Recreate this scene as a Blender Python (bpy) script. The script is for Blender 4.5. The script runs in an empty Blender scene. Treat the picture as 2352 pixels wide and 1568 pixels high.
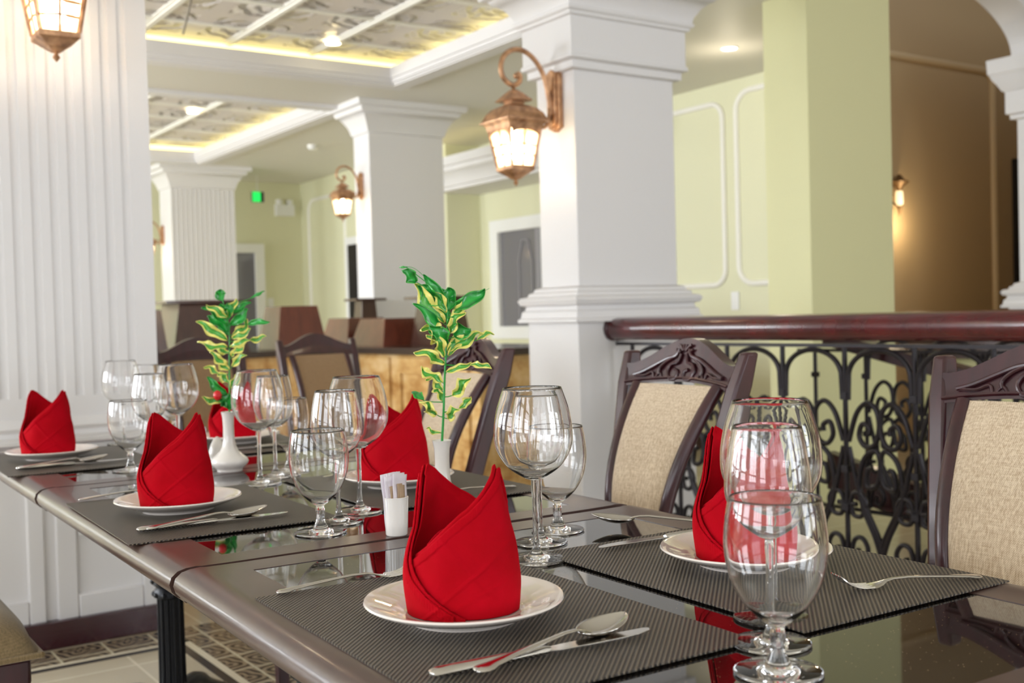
import bpy, math, random
from mathutils import Vector, Matrix
random.seed(7)
PI = math.pi
S = bpy.context.scene
COL = S.collection

# ------------------------------------------------------------------ camera
cam_d = bpy.data.cameras.new('camera')
cam = bpy.data.objects.new('camera', cam_d); COL.objects.link(cam); S.camera = cam
cam_d.sensor_width = 36.0; cam_d.lens = 2557.5 / 2352 * 36.0
cam_d.clip_start = 0.02; cam_d.clip_end = 100
AX = Vector((0.82452496, -0.56516376, -0.02735881))
AY = Vector((0.03603616, 0.00419686, 0.99934167))
AZ = Vector((-0.56467688, -0.82496806, 0.02382674))
m = Matrix((AX, AY, AZ)).transposed().to_4x4(); m.translation = Vector((0, 0, 1.09))
cam.matrix_world = m
cam_d.dof.use_dof = True; cam_d.dof.focus_distance = 1.5; cam_d.dof.aperture_fstop = 6.3

# ------------------------------------------------------------------ world, daylight, exposure
W = bpy.data.worlds.new('world'); S.world = W; W.use_nodes = True
W.node_tree.nodes['Background'].inputs[0].default_value = (0.80, 0.88, 1.0, 1)
W.node_tree.nodes['Background'].inputs[1].default_value = 1.0
vs = S.view_settings
vs.view_transform = 'Standard'; vs.look = 'None'; vs.gamma = 1; vs.use_curve_mapping = False
vs.exposure = 0.30
S.cycles.max_bounces = 20; S.cycles.transmission_bounces = 20; S.cycles.diffuse_bounces = 6
S.cycles.glossy_bounces = 6; S.cycles.transparent_max_bounces = 12
S.cycles.sample_clamp_indirect = 6.0; S.cycles.blur_glossy = 0.5

LW = -3.2            # x of the window wall on the left
def daylight(name, loc, size, sy, direction, power, color=(0.90, 0.945, 1.0)):
    d = bpy.data.lights.new(name, 'AREA'); d.shape = 'RECTANGLE'; d.size = size; d.size_y = sy
    d.energy = power; d.color = color
    o = bpy.data.objects.new(name, d); COL.objects.link(o); o.location = loc
    o.rotation_euler = Vector(direction).to_track_quat('-Z', 'Z').to_euler()
    return o
WIN_Y = [-1.6, 0.6, 2.8, 5.0, 7.2, 9.4, 11.6]
for y in WIN_Y:
    daylight('window_daylight', (LW - 0.12, y, 1.65), 1.3, 2.0, (1, 0, -0.05), 56 if y < 3.5 else 210)
WIN_X = [-1.6, 0.7, 3.0, 5.1]
for x in WIN_X:
    daylight('window_daylight', (x, -3.12, 1.65), 1.3, 2.0, (0, 1, -0.05), 14 if x < 2 else 62)

# ------------------------------------------------------------------ materials
def lin(c):
    return tuple(((v / 255 + 0.055) / 1.055) ** 2.4 if v / 255 > 0.04045 else v / 255 / 12.92 for v in c) + (1,)
def mat(name, rgb, rough=0.5, spec=None, metal=0, ior=None, coat=0, coat_r=0.1, trans=0, emit=None, es=0, sheen=0):
    m = bpy.data.materials.new(name); m.use_nodes = True
    b = m.node_tree.nodes['Principled BSDF']
    b.inputs['Base Color'].default_value = lin(rgb)
    b.inputs['Roughness'].default_value = rough
    b.inputs['Metallic'].default_value = metal
    if spec is not None: b.inputs['Specular IOR Level'].default_value = spec
    if ior: b.inputs['IOR'].default_value = ior
    b.inputs['Coat Weight'].default_value = coat; b.inputs['Coat Roughness'].default_value = coat_r
    b.inputs['Transmission Weight'].default_value = trans
    b.inputs['Sheen Weight'].default_value = sheen
    if emit: b.inputs['Emission Color'].default_value = lin(emit); b.inputs['Emission Strength'].default_value = es
    return m
class NT:
    def __init__(s, m): s.t = m.node_tree; s.b = s.t.nodes['Principled BSDF']
    def n(s, k, **kw):
        x = s.t.nodes.new(k)
        for a, v in kw.items(): setattr(x, a, v)
        return x
    def l(s, a, b): s.t.links.new(a, b)
    def math(s, op, a, b=None, c=None):
        x = s.n('ShaderNodeMath', operation=op)
        for i, v in enumerate((a, b, c)):
            if v is None: continue
            if isinstance(v, (int, float)): x.inputs[i].default_value = v
            else: s.l(v, x.inputs[i])
        return x.outputs[0]
    def coord(s, kind='Object'): return s.n('ShaderNodeTexCoord').outputs[kind]
    def ramp(s, fac, stops):
        x = s.n('ShaderNodeValToRGB'); e = x.color_ramp.elements
        while len(e) < len(stops): e.new(0.5)
        for i, (p, c) in enumerate(stops): e[i].position = p; e[i].color = lin(c)
        s.l(fac, x.inputs[0]); return x.outputs[0]
    def bump(s, h, strength=0.3, dist=0.001):
        x = s.n('ShaderNodeBump'); x.inputs['Strength'].default_value = strength; x.inputs['Distance'].default_value = dist
        s.l(h, x.inputs['Height']); s.l(x.outputs[0], s.b.inputs['Normal']); return x
    def noise(s, scale, detail=2, vec=None, rough=0.5):
        x = s.n('ShaderNodeTexNoise'); x.inputs['Scale'].default_value = scale; x.inputs['Detail'].default_value = detail
        x.inputs['Roughness'].default_value = rough
        if vec is not None: s.l(vec, x.inputs['Vector'])
        return x.outputs['Fac']
    def mix(s, f, a, b):
        x = s.n('ShaderNodeMix', data_type='RGBA')
        s.l(f, x.inputs[0]) if not isinstance(f, (int, float)) else setattr(x.inputs[0], 'default_value', f)
        for i, v in ((6, a), (7, b)):
            if isinstance(v, tuple): x.inputs[i].default_value = lin(v)
            else: s.l(v, x.inputs[i])
        return x.outputs[2]

def m_paint(name, rgb, rough=0.55):
    m = mat(name, rgb, rough); t = NT(m); t.bump(t.noise(60, 3, t.coord()), 0.12, 0.001); return m
WHITE = m_paint('white painted plaster', (226, 224, 224))
CEIL = m_paint('ceiling paint', (222, 219, 210))
WALL = m_paint('pale yellow green wall paint', (222, 221, 188))
OLIVE = m_paint('olive yellow wall paint', (222, 220, 172))
BROWNW = m_paint('tan wall paint', (188, 160, 118))
CREAM = m_paint('cream moulding paint', (240, 238, 230))
def m_tin():
    m = mat('embossed ceiling tile', (212, 204, 198), 0.32); t = NT(m)
    c = t.coord()
    sep = t.n('ShaderNodeSeparateXYZ'); t.l(c, sep.inputs[0])
    def cell(o):   # 0 at tile centre, 1 at joint
        return t.math('MULTIPLY', t.math('ABSOLUTE', t.math('SUBTRACT', t.math('FRACT', t.math('DIVIDE', o, 0.6)), 0.5)), 2)
    cxx, cyy = cell(sep.outputs[0]), cell(sep.outputs[1])
    edge = t.math('MAXIMUM', cxx, cyy)
    dist = t.math('SQRT', t.math('ADD', t.math('MULTIPLY', cxx, cxx), t.math('MULTIPLY', cyy, cyy)))
    rings = t.math('SINE', t.math('ADD', t.math('MULTIPLY', dist, 19.0), t.math('MULTIPLY', t.noise(9, 3, c), 9.0)))
    sq = t.math('SMOOTHSTEP', edge, 0.86, 0.92) if False else t.math('GREATER_THAN', edge, 0.87)
    h = t.math('ADD', t.math('MULTIPLY', rings, t.math('LESS_THAN', edge, 0.8)), t.math('MULTIPLY', sq, 2.5))
    t.bump(h, 1.0, 0.03); return m
TIN = m_tin()
def m_flat(name, rgb, **k): return mat(name, rgb, **k)
MAROON = mat('maroon glossy skirting', (58, 18, 26), 0.25, coat=0.5)
def m_wood(name, c1, c2, rough=0.3, coat=0.4, scale=6):
    m = mat(name, c1, rough, coat=coat, coat_r=0.12); t = NT(m)
    mp = t.n('ShaderNodeMapping'); mp.inputs['Scale'].default_value = (1, 1, 0.15); t.l(t.coord(), mp.inputs[0])
    f = t.noise(scale * 6, 4, mp.outputs[0])
    t.l(t.ramp(f, [(0.3, c1), (0.7, c2)]), t.b.inputs['Base Color']); return m
MAHOG = m_wood('dark mahogany chair wood', (44, 13, 19), (62, 20, 27), 0.34, 0.35)
RAILW = m_wood('red mahogany handrail', (92, 16, 22), (62, 14, 18), 0.24, 0.7, 2)
STANDW = m_wood('reddish brown display wood', (96, 44, 30), (116, 56, 38), 0.35, 0.8)
STANDD = m_wood('dark brown display wood', (66, 40, 34), (78, 48, 40), 0.3, 0.8)
FRAME = m_wood('brown laminate table frame', (66, 45, 39), (76, 53, 45), 0.36, 0.25, 3)
IRON = mat('black cast iron', (18, 19, 24), 0.38, metal=0.4)
WIRON = mat('dark wrought iron', (32, 26, 30), 0.36, metal=0.4)
def m_granite():
    m = mat('polished black granite', (12, 11, 10), 0.03, ior=1.9); t = NT(m)
    c = t.coord()
    v = t.n('ShaderNodeTexVoronoi'); v.inputs['Scale'].default_value = 230; t.l(c, v.inputs['Vector'])
    spk = t.math('MULTIPLY', t.math('LESS_THAN', v.outputs['Distance'], 0.16), t.math('GREATER_THAN', t.n('ShaderNodeSeparateColor').outputs[0], 2.0)) if False else t.math('LESS_THAN', v.outputs['Distance'], 0.13)
    sc = t.n('ShaderNodeSeparateColor'); t.l(v.outputs['Color'], sc.inputs[0])
    spk = t.math('MULTIPLY', spk, t.math('GREATER_THAN', sc.outputs[0], 0.8))
    base = t.ramp(t.noise(300, 3, c), [(0.35, (14, 12, 11)), (0.75, (34, 28, 24))])
    t.l(t.mix(spk, base, (190, 160, 120)), t.b.inputs['Base Color']); return m
GRAN = m_granite()
def m_mat():
    m = mat('woven dark brown vinyl', (58, 52, 46), 0.42); t = NT(m)
    sep = t.n('ShaderNodeSeparateXYZ'); t.l(t.coord(), sep.inputs[0])
    x, y = sep.outputs[0], sep.outputs[1]
    a = t.math('ADD', x, y); b = t.math('SUBTRACT', x, y)     # ribs on the diagonal, like the photographed twill
    k = 2 * PI / 0.0068
    ribs = t.math('SINE', t.math('MULTIPLY', b, k))
    beads = t.math('SINE', t.math('ADD', t.math('MULTIPLY', a, k * 1.35), t.math('MULTIPLY', ribs, 0.7)))
    h = t.math('ADD', ribs, t.math('MULTIPLY', beads, 0.55))
    t.bump(h, 1.0, 0.0011)
    f = t.math('MULTIPLY_ADD', h, 0.32, 0.5)
    t.l(t.ramp(f, [(0.12, (9, 8, 8)), (0.5, (74, 65, 55)), (0.92, (128, 116, 98))]), t.b.inputs['Base Color']); return m  # gaps darkened, rib tops lightened: shade and highlights put into the colour
MATM = m_mat()
def m_weave(name, c1, c2, k=900, st=0.5):
    m = mat(name, c1, 0.85, sheen=0.3); t = NT(m); c = t.coord()
    sep = t.n('ShaderNodeSeparateXYZ'); t.l(c, sep.inputs[0])
    g = t.math('MULTIPLY', t.math('SINE', t.math('MULTIPLY', sep.outputs[1], k * 2)), t.math('SINE', t.math('MULTIPLY', sep.outputs[2], k * 2)))
    mp = t.n('ShaderNodeMapping'); mp.inputs['Scale'].default_value = (1, 1, 0.08); t.l(c, mp.inputs[0])
    mp2 = t.n('ShaderNodeMapping'); mp2.inputs['Scale'].default_value = (1, 0.08, 1); t.l(c, mp2.inputs[0])
    n = t.math('ADD', t.math('MULTIPLY', t.noise(300, 2, mp.outputs[0]), 1.35), t.math('MULTIPLY', t.noise(420, 2, mp2.outputs[0]), 0.65))
    f = t.math('MULTIPLY_ADD', g, 0.12, t.math('MULTIPLY', n, 0.5))
    t.l(t.ramp(f, [(0.3, c1), (0.68, c2)]), t.b.inputs['Base Color']); t.bump(f, st, 0.0012); return m
FAB = m_weave('beige linen upholstery', (172, 146, 116), (222, 204, 176))
FABB = m_weave('tan brown upholstery', (134, 106, 74), (160, 130, 94))
FABO = m_weave('olive brown seat fabric', (112, 94, 62), (146, 124, 88))
def m_red():
    m = mat('red cotton napkin', (176, 3, 20), 0.95, spec=0.10); t = NT(m); c = t.coord('UV')
    sep = t.n('ShaderNodeSeparateXYZ'); t.l(c, sep.inputs[0])
    f = t.noise(420, 2, t.coord())
    wr = t.noise(22, 3, t.coord())
    t.l(t.ramp(wr, [(0.3, (170, 3, 18)), (0.7, (184, 4, 26))]), t.b.inputs['Base Color'])
    t.bump(t.math('ADD', t.math('MULTIPLY', f, 0.25), t.math('MULTIPLY', wr, 2.2)), 0.55, 0.002); return m
RED = m_red()
PORC = mat('white porcelain', (240, 234, 226), 0.08, coat=0.5, coat_r=0.03)
PLATE = mat('cream white plate glaze', (240, 230, 220), 0.07, coat=0.6, coat_r=0.03)
STEEL = mat('polished stainless steel', (206, 202, 196), 0.12, metal=1)
def m_glass():
    m = mat('clear drinking glass', (255, 255, 255), 0.0, ior=1.47, trans=1); return m
GLASS = m_glass()
def m_copper():
    m = mat('antique copper metal', (178, 128, 92), 0.38, metal=0.55); t = NT(m)
    f = t.noise(26, 4, t.coord()); t.l(t.ramp(f, [(0.3, (142, 102, 72)), (0.7, (216, 168, 126))]), t.b.inputs['Base Color'])
    t.bump(f, 0.4, 0.002); return m
COPPER = m_copper()
BRONZE = mat('aged bronze lamp metal', (120, 92, 58), 0.45, metal=0.5)
def m_lampglass():
    m = mat('lit frosted lamp glass', (255, 244, 220), 0.4, emit=(255, 226, 176), es=1.1)
    nt = m.node_tree; b = nt.nodes['Principled BSDF']; o = nt.nodes['Material Output']
    tr = nt.nodes.new('ShaderNodeBsdfTransparent'); mx = nt.nodes.new('ShaderNodeMixShader'); mx.inputs[0].default_value = 0.5
    nt.links.new(tr.outputs[0], mx.inputs[1]); nt.links.new(b.outputs[0], mx.inputs[2]); nt.links.new(mx.outputs[0], o.inputs[0]); return m
LAMPG = m_lampglass()
BULB = mat('lit bulb', (255, 250, 235), 0.4, emit=(255, 244, 214), es=60.0)
LED = mat('warm cove led strip', (255, 240, 170), 0.4, emit=(255, 240, 168), es=1.7)
DOWN = mat('downlight lens', (255, 245, 215), 0.4, emit=(255, 240, 200), es=12.0)
DARKG = mat('dark window glass', (120, 118, 122), 0.08, spec=0.6)
CURT = mat('grey curtain', (150, 148, 152), 0.8)
DARKV = mat('dark doorway void', (22, 14, 12), 0.6)
PLAST = mat('white plastic', (236, 236, 234), 0.4)
GREENS = mat('lit green exit panel', (20, 170, 70), 0.4, emit=(16, 200, 84), es=1.2)
BLACKP = mat('black plastic', (24, 26, 24), 0.4)
PAPER = mat('white sachet paper', (238, 230, 236), 0.6)
PRINT = mat('printed sachet lettering', (178, 150, 120), 0.6)
STEM = mat('green plant stem', (40, 150, 60), 0.45)
BERRY = mat('red berry', (214, 30, 36), 0.35)
def m_leaf(name, dark, mid, edge, thr):
    m = mat(name, mid, 0.3, coat=0.25); t = NT(m)
    sep = t.n('ShaderNodeSeparateXYZ'); t.l(t.coord('UV'), sep.inputs[0])
    d = t.math('MULTIPLY', t.math('ABSOLUTE', t.math('SUBTRACT', sep.outputs[0], 0.5)), 2)
    f = t.math('ADD', d, t.math('MULTIPLY', t.math('SUBTRACT', t.noise(60, 3, t.coord()), 0.5), 0.9))
    t.l(t.ramp(f, [(0.0, mid), (thr - 0.05, dark), (thr + 0.03, edge), (1.0, edge)]), t.b.inputs['Base Color'])
    t.b.inputs['Subsurface Weight'].default_value = 0.0
    return m
LEAFG = m_leaf('deep green leaf', (14, 110, 40), (40, 168, 62), (60, 170, 60), 0.85)
LEAFV = m_leaf('variegated leaf', (36, 140, 46), (96, 176, 70), (236, 226, 120), 0.5)
def m_marble():
    m = mat('gold brown marble', (190, 140, 70), 0.2); t = NT(m)
    mp = t.n('ShaderNodeMapping'); mp.inputs['Scale'].default_value = (1, 0.4, 0.9); t.l(t.coord(), mp.inputs[0]); f = t.noise(8, 6, mp.outputs[0], 0.62)
    t.l(t.ramp(f, [(0.3, (150, 96, 40)), (0.5, (206, 168, 110)), (0.72, (232, 206, 160))]), t.b.inputs['Base Color']); return m
MARB = m_marble()
COUNTER = mat('dark counter stone', (70, 60, 54), 0.15)
def m_floor():
    m = mat('beige floor tile', (196, 184, 160), 0.18); t = NT(m)
    br = t.n('ShaderNodeTexBrick'); br.offset = 0; br.squash = 1
    br.inputs['Scale'].default_value = 1; br.inputs['Brick Width'].default_value = 0.33; br.inputs['Row Height'].default_value = 0.33
    br.inputs['Mortar Size'].default_value = 0.004; br.inputs['Bias'].default_value = 0
    br.inputs['Color1'].default_value = lin((202, 191, 168)); br.inputs['Color2'].default_value = lin((190, 178, 152))
    br.inputs['Mortar'].default_value = lin((226, 216, 190))
    c = t.coord(); t.l(c, br.inputs['Vector'])
    t.l(t.mix(t.math('MULTIPLY', t.noise(7, 5, c), 0.35), br.outputs['Color'], (176, 160, 130)), t.b.inputs['Base Color']); return m
FLOOR = m_floor()
def m_band():
    m = mat('ornamental border tile', (110, 96, 80), 0.25); t = NT(m); c = t.coord()
    sep = t.n('ShaderNodeSeparateXYZ'); t.l(c, sep.inputs[0])
    def cell(o, s): return t.math('SUBTRACT', t.math('FRACT', t.math('DIVIDE', o, s)), 0.5)
    u, v = cell(sep.outputs[0], 0.16), cell(sep.outputs[1], 0.16)
    r = t.math('SQRT', t.math('ADD', t.math('MULTIPLY', u, u), t.math('MULTIPLY', v, v)))
    ang = t.math('ARCTAN2', v, u)
    w = t.math('SINE', t.math('ADD', t.math('MULTIPLY', r, 34), t.math('MULTIPLY', t.math('SINE', t.math('MULTIPLY', ang, 4)), 2.0)))
    g = t.math('GREATER_THAN', t.math('MAXIMUM', t.math('ABSOLUTE', u), t.math('ABSOLUTE', v)), 0.475)
    base = t.ramp(t.math('MULTIPLY_ADD', w, 0.5, 0.5), [(0.3, (62, 52, 44)), (0.75, (150, 134, 110))])
    t.l(t.mix(g, base, (206, 196, 168)), t.b.inputs['Base Color']); return m
BAND = m_band()
DSTRIP = mat('dark border strip tile', (54, 50, 48), 0.25)
LSTRIP = mat('cream border strip tile', (222, 212, 186), 0.25)

# ------------------------------------------------------------------ mesh builder
class MB:
    def __init__(s): s.v = []; s.f = []; s.uv = {}
    def add(s, vs, fs, M=None):
        b = len(s.v)
        for p in vs: s.v.append(tuple(M @ Vector(p)) if M else tuple(p))
        for f in fs: s.f.append(tuple(i + b for i in f))
        return b
    def box(s, x0, x1, y0, y1, z0, z1, M=None):
        s.add([(x0,y0,z0),(x1,y0,z0),(x1,y1,z0),(x0,y1,z0),(x0,y0,z1),(x1,y0,z1),(x1,y1,z1),(x0,y1,z1)],
              [(0,3,2,1),(4,5,6,7),(0,1,5,4),(1,2,6,5),(2,3,7,6),(3,0,4,7)], M); return s
    def frus(s, r0, z0, r1, z1, M=None):       # r = (x0,x1,y0,y1)
        a, b, c, d = r0; e, f, g, h = r1
        s.add([(a,c,z0),(b,c,z0),(b,d,z0),(a,d,z0),(e,g,z1),(f,g,z1),(f,h,z1),(e,h,z1)],
              [(0,3,2,1),(4,5,6,7),(0,1,5,4),(1,2,6,5),(2,3,7,6),(3,0,4,7)], M); return s
    def stack(s, r, prof, M=None):             # closed stack of square rings: prof [(z, offset)]
        n = len(prof); vs = []; fs = []
        for z, o in prof:
            vs += [(r[0]-o, r[2]-o, z), (r[1]+o, r[2]-o, z), (r[1]+o, r[3]+o, z), (r[0]-o, r[3]+o, z)]
        for i in range(n-1):
            for k in range(4):
                fs.append((4*i+k, 4*i+(k+1)%4, 4*i+4+(k+1)%4, 4*i+4+k))
        fs.append((3,2,1,0)); q = 4*(n-1); fs.append((q,q+1,q+2,q+3))
        s.add(vs, fs, M); return s
    def prism(s, poly, axis, a, b, M=None):    # poly in the two other axes
        n = len(poly)
        def P(p, t): 
            if axis == 'x': return (t, p[0], p[1])
            if axis == 'y': return (p[0], t, p[1])
            return (p[0], p[1], t)
        vs = [P(p, a) for p in poly] + [P(p, b) for p in poly]
        fs = [tuple(range(n))[::-1], tuple(range(n, 2*n))] + [(i, (i+1)%n, n+(i+1)%n, n+i) for i in range(n)]
        s.add(vs, fs, M); return s
    def lathe(s, prof, seg=32, M=None, closed=False):
        n = len(prof); vs = []; fs = []
        for r, z in prof:
            for k in range(seg):
                a = 2*PI*k/seg; vs.append((r*math.cos(a), r*math.sin(a), z))
        R = n if closed else n-1
        for i in range(R):
            j = (i+1) % n
            for k in range(seg):
                k2 = (k+1) % seg
                fs.append((i*seg+k, i*seg+k2, j*seg+k2, j*seg+k))
        if not closed:
            if prof[0][0] > 1e-6: fs.append(tuple(range(seg))[::-1])
            if prof[-1][0] > 1e-6: fs.append(tuple(range((n-1)*seg, n*seg)))
        s.add(vs, fs, M); return s
    def tube(s, pts, r, seg=8, M=None, flat=1.0, cap=True):
        pts = [Vector(p) for p in pts]; n = len(pts)
        rs = r if isinstance(r, (list, tuple)) else [r]*n
        vs = []; fs = []; up = None
        for i in range(n):
            t = (pts[min(i+1, n-1)] - pts[max(i-1, 0)]).normalized()
            if up is None:
                up = Vector((0,0,1)) if abs(t.z) < 0.9 else Vector((1,0,0))
            sd = t.cross(up)
            if sd.length < 1e-5: sd = t.orthogonal()
            sd.normalize(); up = sd.cross(t).normalized()
            for k in range(seg):
                a = 2*PI*k/seg
                vs.append(pts[i] + sd*(math.cos(a)*rs[i]*flat) + up*(math.sin(a)*rs[i]))
        for i in range(n-1):
            for k in range(seg):
                k2 = (k+1) % seg; fs.append((i*seg+k, i*seg+k2, (i+1)*seg+k2, (i+1)*seg+k))
        if cap: fs.append(tuple(range(seg))[::-1]); fs.append(tuple(range((n-1)*seg, n*seg)))
        s.add(vs, fs, M); return s
    def grid(s, fn, nu, nv, M=None, uv=True, closed_u=False):
        vs = []; fs = []; b = len(s.v)
        for j in range(nv+1):
            for i in range(nu+1): vs.append(fn(i/nu, j/nv))
        w = nu+1
        for j in range(nv):
            for i in range(nu):
                f = (j*w+i, j*w+i+1, (j+1)*w+i+1, (j+1)*w+i); fs.append(f)
        s.add(vs, fs, M)
        for j in range(nv+1):
            for i in range(nu+1): s.uv[b + j*w + i] = (i/nu, j/nv)
        return s
    def sphere(s, c, r, seg=16, M=None, sz=1):
        prof = [(max(1e-4, r*math.sin(PI*k/(seg//2))), c[2]-r*sz*math.cos(PI*k/(seg//2))) for k in range(seg//2+1)]
        T = Matrix.Translation((c[0], c[1], 0)); s.lathe(prof, seg, (M @ T) if M else T); return s
    def build(s, name, m, parent=None, smooth=True, bevel=0, solid=0, sub=0, loc=None, rz=0, ang=40, soff=0):
        me = bpy.data.meshes.new(name); me.from_pydata(s.v, [], s.f); me.validate()
        if s.uv:
            l = me.uv_layers.new(name='UVMap')
            for lp in me.loops:
                l.data[lp.index].uv = s.uv.get(lp.vertex_index, (0, 0))
        me.update()
        if smooth:
            me.polygons.foreach_set('use_smooth', [True]*len(me.polygons))
            try: me.set_sharp_from_angle(angle=math.radians(ang))
            except Exception: pass
        o = bpy.data.objects.new(name, me); COL.objects.link(o); me.materials.append(m)
        if parent: o.parent = parent
        if loc is not None: o.location = loc
        if rz: o.rotation_euler.z = rz
        if solid:
            d = o.modifiers.new('thickness', 'SOLIDIFY'); d.thickness = solid; d.offset = soff
        if bevel:
            d = o.modifiers.new('bevel', 'BEVEL'); d.width = bevel; d.segments = 2; d.limit_method = 'ANGLE'; d.angle_limit = math.radians(40)
            d.harden_normals = False
        if sub:
            d = o.modifiers.new('subdivision', 'SUBSURF'); d.levels = sub; d.render_levels = sub
        return o
def tag(o, label=None, cat=None, group=None, kind=None):
    if label: o['label'] = label
    if cat: o['category'] = cat
    if group: o['group'] = group
    if kind: o['kind'] = kind
    return o
def empty(name, loc, rz=0, label=None, cat=None, group=None):
    o = bpy.data.objects.new(name, None); COL.objects.link(o); o.location = loc; o.rotation_euler = (0, 0, rz)
    o.empty_display_size = 0.05
    return tag(o, label, cat, group)
def struct(name, mb, m, **k):
    o = mb.build(name, m, **k); o['kind'] = 'structure'; return o
def dup(root, loc, rz, label=None, scale=None):
    r = root.copy(); COL.objects.link(r); r.location = loc; r.rotation_euler = (0, 0, rz)
    if scale: r.scale = (scale,)*3
    if label: r['label'] = label
    for ch in list(root.children):
        c = ch.copy(); COL.objects.link(c); c.parent = r
        for g in list(ch.children):
            d = g.copy(); COL.objects.link(d); d.parent = c
    return r
def kids(o): return [c for c in bpy.data.objects if c.parent == o]
def smooth_path(ctrl, n=8):
    out = []; P = [Vector(p) for p in ctrl]; m = len(P)
    for i in range(m-1):
        p0, p1, p2, p3 = P[max(i-1, 0)], P[i], P[i+1], P[min(i+2, m-1)]
        for k in range(n):
            t = k/n
            out.append(0.5*((2*p1)+(-p0+p2)*t+(2*p0-5*p1+4*p2-p3)*t*t+(-p0+3*p1-3*p2+p3)*t**3))
    out.append(P[-1]); return out

# ------------------------------------------------------------------ the room
CZ = 2.8
struct('floor', MB().box(LW-0.4, 9.6, -3.4, 13.4, -0.1, 0.0), FLOOR, smooth=False)
# ornamental border in the floor
b = MB()
def strip(x0, x1, y0, y1, z): return MB().box(x0, x1, y0, y1, 0.0, z)
struct('trim_1', strip(-1.0, 1.21, 3.80, 3.96, 0.0015).box(1.21, 1.37, -2.0, 3.96, 0, 0.0015), BAND, smooth=False)
struct('trim_2', MB().box(-1.0, 1.185, 3.745, 3.775, 0, 0.0012).box(1.155, 1.185, -2.0, 3.745, 0, 0.0012)
       .box(1.405, 1.435, -2.0, 3.99, 0, 0.0012), DSTRIP, smooth=False)
struct('trim_3', MB().box(-1.0, 1.21, 3.775, 3.80, 0, 0.0012).box(1.185, 1.21, -2.0, 3.80, 0, 0.0012)
       .box(1.37, 1.405, -2.0, 3.99, 0, 0.0012), LSTRIP, smooth=False)

# left wall with windows, wall behind the camera with windows
def window_wall(along, fixed0, fixed1, a0, a1, centers, z0=0.6, z1=2.7, hw=0.68, top=3.4):
    mb = MB(); cur = a0
    def bx(p, q, za, zb):
        if along == 'y': mb.box(fixed0, fixed1, p, q, za, zb)
        else: mb.box(p, q, fixed0, fixed1, za, zb)
    for c in sorted(centers):
        bx(cur, c-hw, 0, top); bx(c-hw, c+hw, 0, z0); bx(c-hw, c+hw, z1, top); cur = c+hw
    bx(cur, a1, 0, top); return mb
struct('wall_left', window_wall('y', LW, LW+0.15, -3.4, 13.4, WIN_Y), WHITE, smooth=False)
struct('wall_rear', window_wall('x', -3.15, -3.0, LW, 9.6, WIN_X), WHITE, smooth=False)
k = 1
for along, cs in (('y', WIN_Y), ('x', WIN_X)):
    for c in cs:
        mb = MB()
        for off in (-0.66, -0.22, 0.22, 0.66):
            if along == 'y': mb.box(LW+0.02, LW+0.08, c+off-0.025, c+off+0.025, 0.6, 2.7)
            else: mb.box(c+off-0.025, c+off+0.025, -3.1, -3.04, 0.6, 2.7)
        for z in (0.62, 1.3, 2.0, 2.68):
            if along == 'y': mb.box(LW+0.02, LW+0.08, c-0.68, c+0.68, z-0.025, z+0.025)
            else: mb.box(c-0.68, c+0.68, -3.1, -3.04, z-0.025, z+0.025)
        k += 1
        struct('window_%d' % k, mb, PLAST, smooth=False)
# hall ceiling with two coffers (openings)
def slab_with_holes(x0, x1, y0, y1, z0, z1, holes):
    mb = MB(); ys = sorted(set([y0, y1] + [h[2] for h in holes] + [h[3] for h in holes]))
    for a, b_ in zip(ys[:-1], ys[1:]):
        mid = (a+b_)/2; cuts = sorted([(h[0], h[1]) for h in holes if h[2] < mid < h[3]])
        cur = x0
        for c0, c1 in cuts:
            if c0 > cur: mb.box(cur, c0, a, b_, z0, z1)
            cur = c1
        if cur < x1: mb.box(cur, x1, a, b_, z0, z1)
    return mb
C1 = (0.9, 3.92, 4.55, 7.15); C2 = (0.9, 3.97, 8.25, 11.57)
struct('ceiling', slab_with_holes(LW, 5.5, 4.36, 13.4, CZ, CZ+0.05, [C1, C2]).box(5.5, 6.3, 4.75, 13.4, CZ, CZ+0.05).box(3.65, 4.743, 4.09, 4.37, CZ-0.001, CZ+0.05)
       .box(LW, 9.6, -3.4, 4.38, 3.25, 3.3), CEIL, smooth=False)
tn = 4
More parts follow.
